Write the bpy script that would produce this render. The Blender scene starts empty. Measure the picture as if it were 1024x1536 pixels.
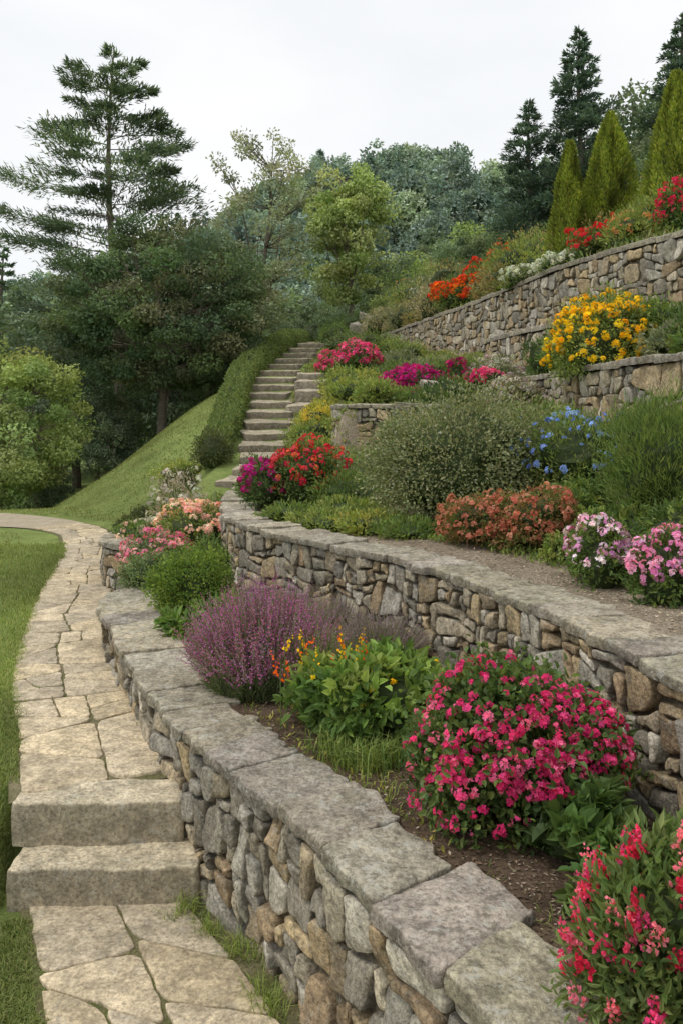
import bpy, math, random, time
import numpy as np
from mathutils import Vector
T00=time.time()
R=np.random.default_rng(7)
random.seed(7)
scene=bpy.context.scene
TOT=[0]
# ------------------------------------------------------------------ materials
def newmat(name):
    m=bpy.data.materials.new(name); m.use_nodes=True
    nt=m.node_tree; nt.nodes.clear()
    return m,nt,nt.nodes,nt.links
def N(ns,t,**k):
    n=ns.new(t)
    for a,b in k.items():
        if a in('_in',):
            for i,v in b.items(): n.inputs[i].default_value=v
        else: setattr(n,a,b)
    return n
def ramp(ns,stops):
    r=ns.new('ShaderNodeValToRGB'); e=r.color_ramp.elements
    while len(e)<len(stops): e.new(.5)
    for i,(p,c) in enumerate(stops):
        e[i].position=p; e[i].color=(c[0],c[1],c[2],1) if not isinstance(c,(int,float)) else (c,c,c,1)
    return r
def mix(ns,ls,mode,a,b,fac):
    m=ns.new('ShaderNodeMix'); m.data_type='RGBA'; m.blend_type=mode
    if isinstance(fac,(int,float)): m.inputs[0].default_value=fac
    else: ls.new(fac,m.inputs[0])
    for s,i in((a,6),(b,7)):
        if isinstance(s,tuple): m.inputs[i].default_value=(*s,1)
        else: ls.new(s,m.inputs[i])
    return m.outputs[2]
def foliage_mat(name,trans=.22,rough=.55,spec=.3,gain=(1,1,1)):
    m,nt,ns,ls=newmat(name)
    a=N(ns,'ShaderNodeAttribute',attribute_name='col')
    p=N(ns,'ShaderNodeBsdfPrincipled',_in={'Roughness':rough,'Specular IOR Level':spec})
    t=N(ns,'ShaderNodeBsdfTranslucent'); mx=N(ns,'ShaderNodeMixShader',_in={0:trans})
    o=N(ns,'ShaderNodeOutputMaterial')
    g=mix(ns,ls,'MULTIPLY',a.outputs['Color'],gain,1.0)
    ls.new(g,p.inputs['Base Color'])
    tc=mix(ns,ls,'MULTIPLY',g,(1.3,1.3,.75),1.0)
    ls.new(tc,t.inputs['Color'])
    ls.new(p.outputs[0],mx.inputs[1]); ls.new(t.outputs[0],mx.inputs[2]); ls.new(mx.outputs[0],o.inputs[0])
    return m
def stone_mat(name,scale=1.0,bump=.6,lichen=.3,dark=(.09,.08,.065),dist=.012,moss=0.0,dk=.35,gain=(1.3,1.3,1.3)):
    m,nt,ns,ls=newmat(name)
    a=N(ns,'ShaderNodeAttribute',attribute_name='col'); tc=N(ns,'ShaderNodeTexCoord')
    def noise(sc,det,ro=.6):
        n=N(ns,'ShaderNodeTexNoise',_in={'Scale':sc*scale,'Detail':det,'Roughness':ro}); ls.new(tc.outputs['Object'],n.inputs['Vector']); return n
    n1=noise(9,3,.65); n2=noise(60,4,.75); n3=noise(22,4,.7)
    r1=ramp(ns,[(.3,.6),(.7,1.35)]); ls.new(n1.outputs[0],r1.inputs[0])
    g=mix(ns,ls,'MULTIPLY',a.outputs['Color'],gain,1.0)
    c=mix(ns,ls,'MULTIPLY',g,r1.outputs[0],.9)
    r2=ramp(ns,[(.34,.4),(.5,1.0),(.66,1.45)]); ls.new(n2.outputs[0],r2.inputs[0])
    c=mix(ns,ls,'MULTIPLY',c,r2.outputs[0],.8)
    r3=ramp(ns,[(.5,0),(.62,1)]); ls.new(n3.outputs[0],r3.inputs[0])
    mm=N(ns,'ShaderNodeMath',operation='MULTIPLY',_in={1:dk}); ls.new(r3.outputs[0],mm.inputs[0])
    c=mix(ns,ls,'MIX',c,dark,mm.outputs[0])
    n5=noise(16,7,.85); r5=ramp(ns,[(.54,0),(.60,1)]); ls.new(n5.outputs[0],r5.inputs[0])
    m5=N(ns,'ShaderNodeMath',operation='MULTIPLY',_in={1:lichen}); ls.new(r5.outputs[0],m5.inputs[0])
    c=mix(ns,ls,'MIX',c,(.56,.555,.49),m5.outputs[0])
    if moss>0:
        n6=noise(5,5,.7); r6=ramp(ns,[(.54,0),(.68,1)]); ls.new(n6.outputs[0],r6.inputs[0])
        m6=N(ns,'ShaderNodeMath',operation='MULTIPLY',_in={1:moss}); ls.new(r6.outputs[0],m6.inputs[0])
        c=mix(ns,ls,'MIX',c,(.12,.13,.05),m6.outputs[0])
    p=N(ns,'ShaderNodeBsdfPrincipled',_in={'Roughness':.93,'Specular IOR Level':.15}); o=N(ns,'ShaderNodeOutputMaterial')
    ls.new(c,p.inputs['Base Color'])
    ad=N(ns,'ShaderNodeMath',operation='ADD'); ls.new(n2.outputs[0],ad.inputs[0]); ls.new(n3.outputs[0],ad.inputs[1])
    b=N(ns,'ShaderNodeBump',_in={'Strength':bump,'Distance':dist}); ls.new(ad.outputs[0],b.inputs['Height']); ls.new(b.outputs[0],p.inputs['Normal'])
    ls.new(p.outputs[0],o.inputs[0]); return m
def ground_mat(name,stops,sc=6,sc2=90,bump=.6,dist=.02,big=None):
    m,nt,ns,ls=newmat(name); tc=N(ns,'ShaderNodeTexCoord')
    n1=N(ns,'ShaderNodeTexNoise',_in={'Scale':sc,'Detail':7,'Roughness':.7}); ls.new(tc.outputs['Object'],n1.inputs[0])
    n2=N(ns,'ShaderNodeTexNoise',_in={'Scale':sc2,'Detail':4,'Roughness':.7}); ls.new(tc.outputs['Object'],n2.inputs[0])
    r=ramp(ns,stops); ls.new(n1.outputs[0],r.inputs[0])
    r2=ramp(ns,[(.3,.45),(.7,1.5)]); ls.new(n2.outputs[0],r2.inputs[0])
    c=mix(ns,ls,'MULTIPLY',r.outputs[0],r2.outputs[0],.8)
    if big:
        n3=N(ns,'ShaderNodeTexNoise',_in={'Scale':big,'Detail':3}); ls.new(tc.outputs['Object'],n3.inputs[0])
        r3=ramp(ns,[(.35,.7),(.65,1.25)]); ls.new(n3.outputs[0],r3.inputs[0]); c=mix(ns,ls,'MULTIPLY',c,r3.outputs[0],1.0)
    p=N(ns,'ShaderNodeBsdfPrincipled',_in={'Roughness':.95,'Specular IOR Level':.1}); o=N(ns,'ShaderNodeOutputMaterial')
    ls.new(c,p.inputs['Base Color'])
    b=N(ns,'ShaderNodeBump',_in={'Strength':bump,'Distance':dist}); ls.new(n2.outputs[0],b.inputs['Height']); ls.new(b.outputs[0],p.inputs['Normal'])
    ls.new(p.outputs[0],o.inputs[0]); return m
M_LEAF=foliage_mat('foliage',.34,.6,.3,(2.55,2.3,2.15)); M_TURF=foliage_mat('turf_blades',.32,.7,.2,(2.15,1.78,2.1)); M_CHIP=foliage_mat('bark_chips',.02,.9,.1,(1.4,1.4,1.4))
M_CONI=foliage_mat('conifer_foliage',.25,.8,.1,(4.2,4.0,4.2))
M_FAR=foliage_mat('tree_foliage',.32,.8,.1,(3.5,3.5,3.6)); M_DIST=foliage_mat('haze_tinted_foliage',.2,.9,.05,(4.7,4.8,5.6)); M_PETAL=foliage_mat('petals',.35,.7,.12,(1.12,1.2,1.2))  # M_DIST: haze painted into the foliage colour, paler and bluer
M_STONE=stone_mat('wall_stone',1,1.0,.36,gain=(1.42,1.36,1.26),moss=.2,dk=.45)
M_CAP=stone_mat('coping_stone',1,1.0,.7,(.12,.108,.082),.014,.28,.55,(1.5,1.43,1.33))
M_STEP=stone_mat('step_stone',1,.7,.35,(.15,.13,.095),.010,.2,.4,(1.42,1.36,1.25))
M_FLAG=stone_mat('flagstone',1,.5,.2,(.22,.18,.125),.007,.16,.4,(1.33,1.26,1.13))
M_SOIL=ground_mat('soil',[(.3,(.08,.056,.037)),(.55,(.17,.12,.083)),(.75,(.27,.205,.145))],5,70,.9,.03)
M_SOIL2=ground_mat('dry_soil',[(.3,(.20,.16,.11)),(.5,(.34,.28,.205)),(.7,(.44,.37,.28))],4,60,.9,.03)
M_BED=ground_mat('path_bed',[(.35,(.10,.12,.035)),(.5,(.15,.14,.07)),(.7,(.26,.215,.145))],4,80,.7,.01)
M_GRASS=ground_mat('lawn_turf',[(.3,(.13,.175,.05)),(.5,(.185,.235,.07)),(.75,(.255,.29,.10))],3,60,.7,.03,.5)
M_SLOPE=ground_mat('planted_slope',[(.3,(.09,.12,.04)),(.5,(.15,.18,.07)),(.7,(.25,.24,.13))],3,50,.9,.04)
M_FOREST=ground_mat('forest_floor',[(.3,(.08,.11,.07)),(.7,(.15,.18,.11))],1,10,.5,.05)
M_BARK=ground_mat('bark',[(.3,(.11,.09,.075)),(.7,(.27,.23,.18))],8,40,.9,.02)

# ------------------------------------------------------------------ mesh builder
class MB:
    def __init__(s): s.v=[];s.c=[];s.f=[];s.m=[];s.n=0
    def add(s,v,f,c,mat=0):
        v=np.asarray(v,np.float32).reshape(-1,3); c=np.broadcast_to(np.asarray(c,np.float32),(len(v),3))
        if not isinstance(f,list): f=[f]
        for q in f:
            q=np.asarray(q,np.int32)
            if len(q): s.f.append(q+np.int32(s.n)); s.m.append(np.full(len(q),mat,np.int32))
        s.v.append(v);s.c.append(c);s.n+=len(v)
    def mesh(s,name,mats,smooth=False):
        me=bpy.data.meshes.new(name)
        V=np.concatenate(s.v).astype(np.float32); C=np.clip(np.concatenate(s.c),0.001,1)
        L=np.concatenate([q.ravel() for q in s.f]).astype(np.int32); T=np.concatenate([np.full(len(q),q.shape[1]) for q in s.f])
        me.vertices.add(len(V)); me.vertices.foreach_set('co',V.ravel())
        me.loops.add(len(L)); me.loops.foreach_set('vertex_index',L)
        me.polygons.add(len(T)); st=np.concatenate([[0],np.cumsum(T)[:-1]]).astype(np.int32)
        me.polygons.foreach_set('loop_start',st)
        me.polygons.foreach_set('material_index',np.concatenate(s.m))
        me.polygons.foreach_set('use_smooth',np.full(len(T),smooth,dtype=bool))
        a=me.attributes.new('col','FLOAT_COLOR','POINT')
        a.data.foreach_set('color',np.c_[C,np.ones(len(C))].astype(np.float32).ravel())
        for m in mats: me.materials.append(m)
        me.update(calc_edges=True); TOT[0]+=len(T)
        s.v=[];s.c=[];s.f=[];s.m=[]; return me
    def obj(s,name,mats,smooth=False,parent=None):
        return link(name,s.mesh(name,mats,smooth),parent)
def link(name,me,parent=None,loc=(0,0,0),sc=(1,1,1),rz=0):
    o=bpy.data.objects.new(name,me); scene.collection.objects.link(o)
    o.location=loc; o.scale=sc; o.rotation_euler=(0,0,rz)
    if parent: o.parent=parent
    return o
def empty(name): return link(name,None)
def unit(a): return a/np.maximum(np.linalg.norm(a,axis=-1,keepdims=True),1e-9)
def rdir(n): return unit(R.normal(size=(n,3)))
_nz={}
def sn(P,freq,seed=0):
    P=np.asarray(P,float); d=P.shape[-1]
    if (seed,d) not in _nz:
        g=np.random.default_rng(seed+100); _nz[(seed,d)]=(unit(g.normal(size=(7,d)))*g.uniform(.5,1.7,(7,1)),g.uniform(0,6.28,7))
    K,ph=_nz[(seed,d)]
    return np.sin(P@(K.T*freq)+ph).sum(-1)/3.0
def sstep(a,b,x):
    t=np.clip((np.asarray(x,float)-a)/(b-a),0,1); return t*t*(3-2*t)

# ------------------------------------------------------------------ curves
class Curve:
    def __init__(s,pts,n=400):
        p=np.array(pts,float); P=np.vstack([2*p[0]-p[1],p,2*p[-1]-p[-2]]); out=[]
        for i in range(1,len(P)-2):
            a,b,c,d=P[i-1:i+3]
            for t in np.linspace(0,1,24,endpoint=False):
                out.append(.5*((2*b)+(-a+c)*t+(2*a-5*b+4*c-d)*t*t+(-a+3*b-3*c+d)*t**3))
        out.append(p[-1]); q=np.array(out)
        L=np.r_[0,np.cumsum(np.linalg.norm(np.diff(q[:,:2],axis=0),axis=1))]
        s.len=L[-1]; s.S=np.linspace(0,s.len,n); s.Q=np.stack([np.interp(s.S,L,q[:,k]) for k in range(q.shape[1])],1)
        t=unit(np.gradient(s.Q[:,:2],axis=0)); k=np.ones(9)/9
        t=np.stack([np.convolve(np.pad(t[:,i],4,mode='edge'),k,'valid') for i in(0,1)],1)
        s.T=unit(t); s.Nn=np.stack([-s.T[:,1],s.T[:,0]],1)
    def pos(s,a): return np.stack([np.interp(a,s.S,s.Q[:,k]) for k in range(s.Q.shape[1])],-1)
    def nor(s,a): return unit(np.stack([np.interp(a,s.S,s.Nn[:,k]) for k in(0,1)],-1))
    def x(s,y): return np.interp(y,s.Q[:,1],s.Q[:,0])
W1=Curve([(1.15,.5),(.8,1.3),(.42,2.03),(.191,2.435),(-.125,3.0),(-.295,3.29),(-.473,3.54),(-.78,4.03),(-1.143,4.81),(-1.556,5.77),(-1.84,6.5),(-1.93,6.95)])
W1wall=Curve([(1.15,.5),(.8,1.3),(.42,2.03),(.191,2.435),(-.125,3.0),(-.295,3.29),(-.473,3.54),(-.78,4.03),(-1.143,4.81),(-1.556,5.77),(-1.84,6.5),(-1.90,6.95),(-1.75,7.35),(-1.45,7.55),(-1.1,7.6)])
WS=Curve([(-1.95,8.35),(-2.3,8.5),(-2.55,8.95),(-2.62,9.7),(-2.6,10.4),(-2.4,11.1)])
W2=Curve([(1.6,.4),(1.45,1.5),(1.35,2.4),(1.24,3.03),(1.12,3.54),(.96,4.17),(.72,4.79),(.389,5.45),(-.03,6.05),(-.433,6.6),(-.886,7.29),(-1.127,8.1),(-1.3,9.2),(-1.36,10.3),(-1.3,11.4)])
W3=Curve([(3.2,4.0),(3.0,6.0),(2.87,7.0),(2.72,8.5),(2.66,10),(2.62,12.3),(2.85,14),(3.0,16.8)])
W4=Curve([(6.0,6.5),(5.2,9),(4.5,11),(3.63,13.4),(3.06,16.8),(2.39,20.2),(1.37,25.2),(.8,28)])
WM=Curve([(1.5,11.3),(.9,11.35),(.35,11.6),(-.05,12.1),(-.12,12.8)])
ST=Curve([(-2.75,11.7),(-2.0,11.65),(-1.5,12.0),(-1.36,12.9),(-1.38,15),(-1.56,18),(-1.66,21),(-1.42,24),(-1.19,26),(-.94,28),(-.7,31)])
SY=[12.0,12.9,15,18,21,24,26,28,31,60]; SX=[-1.5,-1.36,-1.38,-1.56,-1.66,-1.42,-1.19,-.94,-.7,1.0]
def xs(y): return np.interp(y,SY,SX)
def zst(y): return np.interp(y,[10.9,12,28,31,60],[.37,1.12,4.5,4.8,5.5])
def xa(y): return np.where(y<7.0,W1.x(y)+.05,np.interp(y,[7.0,7.6,8.4,9,9.7,10.4,11.1,11.6,12.2],[-1.85,-1.8,-2.2,-2.5,-2.57,-2.55,-2.35,-1.6,-1.3]))
def x2(y): return W2.x(y)
def xBl(y):
    return np.where(y<11.4,x2(y)+.05,np.where(y<12.3,np.interp(y,[11.4,12.3],[-1.25,-.95]),xs(y)+.42))
def x3(y): return np.where(y<16.8,W3.x(y),W4.x(y))
def x4(y): return np.where(y<28,W4.x(y),np.interp(y,[28,60],[.8,2.5]))
def hA(x,y): return .655+sstep(8,9.5,y)*.14+.015*sn(np.stack([x,y],-1),4,3)
def hB(x,y):
    l=xBl(y); r=x3(y)
    zl=np.interp(y,[0,11.2,12.2,28,31,60],[1.215,1.215,1.2,4.45,4.75,5.5]); zr=np.interp(y,[0,6,12.3,16.8,20,25,28,60],[2.05,2.05,2.15,3.4,3.7,4.0,4.55,5.5])
    u=np.clip((x-l)/np.maximum(r-l,.1),0,1)
    t=np.clip((u-.1)/.9,0,1)**np.interp(y,[9,15],[3.0,1.2])
    z=zl+(zr-zl)*t+ .03*sn(np.stack([x,y],-1),2.5,4)*sstep(0,.2,u)
    ms=sstep(-.25,.05,x)*sstep(11.55,11.75,y)*(1-sstep(2.2,2.7,x))*(1-sstep(15,18,y))
    return z+(np.maximum(z,2.22+.09*(y-11.7))-z)*ms
def hC(x,y):
    l=x3(y); r=x4(y); u=np.clip((x-l)/np.maximum(r-l,.1),0,1)
    zl=np.interp(y,[0,12.3,16.8],[2.68,2.68,3.4]); return zl+(3.5-zl)*np.clip((u-.15)/.85,0,1)
def hD(x,y):
    d=np.maximum(x-x4(y)-.3,0)
    return 4.58+np.interp(d,[0,12,40],[0,4.2,9])+.06*sn(np.stack([x,y],-1),1.2,5)*sstep(.3,2,d)+np.interp(y,[28,60],[0,1])
def hL(x,y):
    lo=sstep(3.0,4.3,y)*.37; st=sstep(4.02,4.09,y)*.37
    base=lo+(st-lo)*sstep(-1.66,-1.53,x)
    fall=np.interp(y,[12,14,18,22],[.95,.74,.47,.45])
    hill=zst(y)-fall*np.maximum(0,xs(y)-.6-x)
    hill=hill-.35*np.maximum(0,y-22)*sstep(-2.6,-4.2,x)
    k=.12; d=hill-base
    sm=base+.5*(d+np.sqrt(d*d+k*k))
    out=np.where(y<10.9,base,sm)
    m=sstep(-3,-8,x)*sstep(15,22,y); return out+.12*sn(np.stack([x,y],-1),.5,9)*m-1.2*m
def H(x,y):
    x=np.asarray(x,float);y=np.asarray(y,float)
    a=np.where(y<12.2,xa(y),xBl(y))
    return np.where(x<a,hL(x,y),np.where((x<x2(y))&(y<12.2),hA(x,y),np.where(x<x3(y),hB(x,y),np.where(x<x4(y),hC(x,y),hD(x,y)))))
def H1(x,y): return float(H(np.array(x),np.array(y)))
def strip(name,ys,xl,xr,hf,ncol,mat,power=1.0,rev=False):
    u=np.linspace(0,1,ncol)**power
    Y=np.repeat(ys[:,None],ncol,1); a=xl(ys)[:,None]; b=xr(ys)[:,None]
    X=(b-(b-a)*u) if rev else a+(b-a)*u
    Z=hf(X,Y); nr=len(ys); idx=np.arange(nr*ncol).reshape(nr,ncol)
    f=np.stack([idx[:-1,:-1],idx[:-1,1:],idx[1:,1:],idx[1:,:-1]],-1).reshape(-1,4)
    if rev: f=f[:,::-1]
    mb=MB(); mb.add(np.stack([X,Y,Z],-1).reshape(-1,3),f,(.1,.1,.1)); return mb.obj(name,[mat],True)
strip('lawn',np.r_[np.arange(.2,8,.07),np.arange(8,30,.25),np.arange(30,62,1.5)],lambda y:np.full(len(y),-70.),lambda y:np.where(y<12.2,xa(y),xs(y)+.5)+.02,hL,150,M_GRASS,2.8,True)
strip('flower_bed_soil',np.arange(.4,12.3,.1),lambda y:xa(y),lambda y:x2(y)+.1,hA,24,M_SOIL)
strip('flower_bed_soil',np.r_[np.arange(.4,18,.1),np.arange(18,62,.6)],xBl,lambda y:x3(y)+.05,hB,50,M_SOIL2)
strip('flower_bed_soil',np.arange(4,16.8,.2),lambda y:x3(y)+.06,lambda y:x4(y)+.05,hC,16,M_SLOPE)
strip('hillside',np.r_[np.arange(6.5,28,.3),np.arange(28,62,1)],lambda y:x4(y)+.06,lambda y:x4(y)+40,hD,50,M_SLOPE,1.7)

# ------------------------------------------------------------------ stones
def chaikin(p,k,t=.25):
    for _ in range(k):
        q=np.roll(p,-1,0); p=np.stack([p*(1-t)+q*t,p*t+q*(1-t)],1).reshape(-1,2)
    return p
def resamp(p,M):
    q=np.vstack([p,p[:1]]); L=np.r_[0,np.cumsum(np.linalg.norm(np.diff(q,axis=0),axis=1))]
    s=np.linspace(0,L[-1],M,endpoint=False); return np.stack([np.interp(s,L,q[:,0]),np.interp(s,L,q[:,1])],1)
def shrink(p,g):
    c=p.mean(0); d=c-p; l=np.linalg.norm(d,axis=1,keepdims=True); return p+d*np.minimum(g*1.35/l,.4)
def rstone(mb,poly,fmap,prof,M,amp,col,ch=2,freq=40,edge=.0,tilt=.0,t=.25,side_shade=(0,1.0)):
    p=resamp(chaikin(poly,ch,t),M); c=p.mean(0)
    if edge>0: p=p+(p-c)/np.linalg.norm(p-c,axis=1,keepdims=True)*(edge*sn(p+c,38,int(R.integers(20))))[:,None]
    off=R.uniform(-50,50,2); tl=R.normal(size=2)*tilt; vs=[]; 
    d=c-p; l=np.linalg.norm(d,axis=1,keepdims=True)
    for i,(ia,fr,h) in enumerate(prof):
        q=p+d*np.minimum(ia/l,.6); q=q+(c-q)*fr
        hh=np.full(M,h)
        if i>0: hh=hh+amp*sn(q+off,freq,1)+amp*.6*sn(q+off,freq*2.7,2)+(q-c)@tl
        vs.append(fmap(q[:,0],q[:,1],hh))
    n=len(prof); V=np.concatenate(vs); i=np.arange(M); j=(i+1)%M; F=[]
    for k in range(n-1): F.append(np.stack([k*M+i,k*M+j,(k+1)*M+j,(k+1)*M+i],1))
    sc=np.ones((len(V),1)); sc[:side_shade[0]*M]=side_shade[1]  # outer side rings darker: shade on the sides painted into vertex colour
    mb.add(V,[np.concatenate(F),((n-1)*M+i)[None,:]],np.asarray(col)*R.uniform(.93,1.07,(len(V),1))*sc)
STONEC=np.array([(.30,.265,.20),(.36,.33,.265),(.25,.235,.20),(.34,.275,.18),(.39,.315,.20),(.22,.205,.175),(.44,.42,.37),(.29,.225,.15),(.31,.30,.265),(.35,.315,.25),(.27,.26,.235),(.31,.26,.185)])
def wallstones(mb,cv,z0,z1,size,s0=0,s1=None,gap=.005):
    s1=s1 or cv.len
    nb=max(1,round((z1-z0)/(size*2))); bh=(z1-z0)/nb
    def bl(k,s): 
        if k==0: return z0
        if k==nb: return z1
        return z0+bh*k+.30*bh*sn(np.array([[s*1.0,k*3.1]]),2.2/size*.3,6)[0]
    def fm(a,b,h):
        P=cv.pos(a)[:,:2]; n=cv.nor(a); q=P+n*h[:,None]; return np.c_[q,b]
    def put(a0,a1,b0,b1,b2,b3):
        J=size*.13
        mid=lambda u,v:(u+v)/2
        poly=np.array([(a0,b0),(mid(a0,a1),mid(b0,b1)+R.normal()*J*.3),(a1,b1),(a1+R.normal()*J*.3,mid(b1,b2)),(a1,b2),(mid(a0,a1),mid(b3,b2)+R.normal()*J*.3),(a0,b3),(a0+R.normal()*J*.3,mid(b0,b3))])
        poly=poly+R.normal(size=poly.shape)*J*.5
        for q in (0,2,4,6):
            if R.uniform()<.3: poly[q]+= (poly.mean(0)-poly[q])*R.uniform(.1,.35)
        poly=shrink(poly,gap)
        k=size/.12; c=STONEC[R.integers(len(STONEC))]*R.uniform(.68,1.2)
        o=R.uniform(-.014,.020)*k
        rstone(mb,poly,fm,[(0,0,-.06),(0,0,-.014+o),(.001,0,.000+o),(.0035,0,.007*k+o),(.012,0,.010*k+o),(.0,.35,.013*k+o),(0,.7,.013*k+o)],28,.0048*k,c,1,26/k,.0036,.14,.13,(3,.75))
    for k in range(nb):
        s=s0
        while s<s1-.03:
            w=size*R.uniform(1.0,2.7); e=s+w
            if e>s1-size*.5: e=s1
            A,B,C,D=bl(k,s),bl(k,e),bl(k+1,e),bl(k+1,s)
            r=R.uniform(); t1=R.uniform(.3,.7)
            mA,mB=A+(D-A)*t1,B+(C-B)*(t1+R.uniform(-.15,.15))
            sm=s+(e-s)*R.uniform(.35,.65)
            f=lambda lo,hi,x:lo+(hi-lo)*(x-s)/(e-s)
            if r<.2: put(s,e,A,B,C,D)
            elif r<.48: put(s,e,A,B,mB,mA); put(s,e,mA,mB,C,D)
            elif r<.65: put(s,sm,A,f(A,B,sm),f(mA,mB,sm),mA); put(sm,e,f(A,B,sm),B,mB,f(mA,mB,sm)); put(s,e,mA,mB,C,D)
            elif r<.8: put(s,e,A,B,mB,mA); put(s,sm,mA,f(mA,mB,sm),f(D,C,sm),D); put(sm,e,f(mA,mB,sm),mB,C,f(D,C,sm))
            elif r<.92: put(s,sm,A,f(A,B,sm),f(D,C,sm),D); put(sm,e,f(A,B,sm),B,mB,f(mA,mB,sm)); put(sm,e,f(mA,mB,sm),mB,C,f(D,C,sm))
            else: put(s,sm,A,f(A,B,sm),f(D,C,sm),D); put(sm,e,f(A,B,sm),B,C,f(D,C,sm))
            s=e
def backing(mb,cv,z0,z1,s0,s1,dep,width):
    s=np.arange(s0,s1,.08); P=cv.pos(s)[:,:2]; n=cv.nor(s); a=P-n*dep; b=P-n*width; m=len(s)
    V=np.concatenate([np.c_[a,np.full(m,z0)],np.c_[a,np.full(m,z1)],np.c_[b,np.full(m,z1)],np.c_[b,np.full(m,z0)]])
    i=np.arange(m-1); F=[np.stack([k*m+i,k*m+i+1,(k+1)*m+i+1,(k+1)*m+i],1) for k in range(3)]
    F.append(np.array([[0,m,2*m,3*m],[m-1,4*m-1,3*m-1,2*m-1]]))
    mb.add(V,[np.concatenate(F[:3]),F[3]],(.10,.085,.062))
def caps(mb,cv,ztop,th,w,s0,s1,ln=(.26,.46),over=.03,col=(.30,.28,.235)):
    s=s0; sk=0
    while s<s1-.1:
        e=min(s+R.uniform(*ln),s1); g=.0035
        ww=w*R.uniform(.86,1.14); ov=over+R.uniform(-.02,.02); sk2=R.normal()*.025
        n=6
        top=[(s+g-sk,-ov)]+[(s+(e-s)*t/n+R.normal()*.004,-ov+R.normal()*.009) for t in range(1,n)]+[(e-g-sk2,-ov)]
        bot=[(e-g+sk2,ww)]+[(e-(e-s)*t/n,ww+R.normal()*.018) for t in range(1,n)]+[(s+g+sk,ww)]
        sk=sk2
        poly=np.array(top+[(e-g+sk2*.3,ww*.5)]+bot+[(s+g,ww*.5)]); zz=ztop+R.uniform(-.010,.012)
        def fm(a,b,h):
            P=cv.pos(a)[:,:2]; nn=cv.nor(a); return np.c_[P-nn*b[:,None],zz+h]
        c=np.array(col)*R.uniform(.78,1.2)*np.array([1,R.uniform(.97,1.02),R.uniform(.9,1.05)])
        rstone(mb,poly,fm,[(0,0,-th),(-.005,0,-th*.6),(.0,0,-.010),(.0015,0,-.004),(.006,0,-.001),(.03,0,0),(.0,.4,.002),(0,.75,.002)],90,.004,c,1,22,.0045,.02,.1,(3,.72))  # coping edges coloured darker than the top, as painted shade
        s=e
def wall(name,cv,z0,z1,size,th,w,s0=0,s1=None,**k):
    s1=s1 or cv.len; mb=MB(); wallstones(mb,cv,z0,z1-th-.003,size,s0,s1)
    backing(mb,cv,z0-.1,z1-th*.6,s0,s1,.03,w*.8)
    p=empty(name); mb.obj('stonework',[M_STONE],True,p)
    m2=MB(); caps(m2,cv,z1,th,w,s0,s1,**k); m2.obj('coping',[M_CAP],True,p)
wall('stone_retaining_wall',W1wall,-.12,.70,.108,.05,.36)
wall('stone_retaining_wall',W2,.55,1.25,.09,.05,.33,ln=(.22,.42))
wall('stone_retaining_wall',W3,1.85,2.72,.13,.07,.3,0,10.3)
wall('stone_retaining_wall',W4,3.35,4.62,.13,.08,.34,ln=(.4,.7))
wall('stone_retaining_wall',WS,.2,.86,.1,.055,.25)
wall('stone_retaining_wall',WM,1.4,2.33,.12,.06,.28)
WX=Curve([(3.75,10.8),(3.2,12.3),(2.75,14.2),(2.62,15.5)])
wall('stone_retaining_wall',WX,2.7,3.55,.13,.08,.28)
print('walls',time.time()-T00,TOT)
def splitpoly(p,target,out,tilt=.3,asp=1.0,dep=0):
    x,y=p[:,0],p[:,1]; ar=.5*abs(np.dot(x,np.roll(y,1))-np.dot(y,np.roll(x,1)))
    if ar<target*R.uniform(.4,1.9) or dep>12: out.append(p); return
    w,h=np.ptp(x),np.ptp(y); c=p.mean(0)+np.array([R.uniform(-.17,.17)*w,R.uniform(-.17,.17)*h])
    n=np.array([1.,0.]) if w*asp>h else np.array([0.,1.])
    a=R.normal()*tilt; n=np.array([n[0]*math.cos(a)-n[1]*math.sin(a),n[0]*math.sin(a)+n[1]*math.cos(a)])
    d=(p-c)@n
    for sg in(1,-1):
        o=[]
        for i in range(len(p)):
            j=(i+1)%len(p); a_,b_=d[i]*sg,d[j]*sg
            if a_>=0: o.append(p[i])
            if a_*b_<0: o.append(p[i]+(p[j]-p[i])*a_/(a_-b_))
        if len(o)>2: splitpoly(np.array(o),target,out,tilt,asp,dep+1)
FLC=np.array([(.43,.375,.285),(.46,.405,.315),(.40,.355,.28),(.44,.38,.28),(.38,.34,.275)])
PROF_F=[(0,0,-.03),(0,0,-.005),(.002,0,-.0012),(.009,0,0),(0,.4,.001),(0,.75,.001)]
def flags(mb,polys,fm,gap=.007,k=(1,1)):
    k=np.array(k)
    for p in polys:
        pw=p*k; q=shrink(pw,gap)
        if min(np.ptp(q[:,0]),np.ptp(q[:,1]))<.05: continue
        q=resamp(q,20)
        rstone(mb,q,lambda a,b,h:fm(a/k[0],b/k[1],h),PROF_F,44,.0012,FLC[R.integers(5)]*R.uniform(.82,1.08),1,14,.006,.008,.22)
PC=Curve([(-1.16,4.0),(-1.47,4.77),(-1.99,6.02),(-2.62,8.17),(-3.05,9.95),(-3.5,11.6),(-4.2,13.1),(-5.7,14.1),(-8,14.4),(-14,14.2)],800)
def pwid(s): return np.interp(s,[0,9,12,20],[.355,.35,.6,.7])
mb=MB(); out=[]
splitpoly(np.array([(0.1,-1.),(0.1,1.),(10.2,1.),(10.2,-1.)]),.42,out,.22,2.0)
def fmp(a,b,h):
    P=PC.pos(a)[:,:2]; n=PC.nor(a); return np.c_[P+n*(b*pwid(a))[:,None],.392+h]
flags(mb,out,fmp,.007,(1,.36))
out=[]; splitpoly(np.array([(0.,1.2),(1.,1.2),(1.,3.76),(0,3.76)]),.24,out,.3,1.0)
def xl0(y): return -1.42+(3.77-y)*.46
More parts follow.
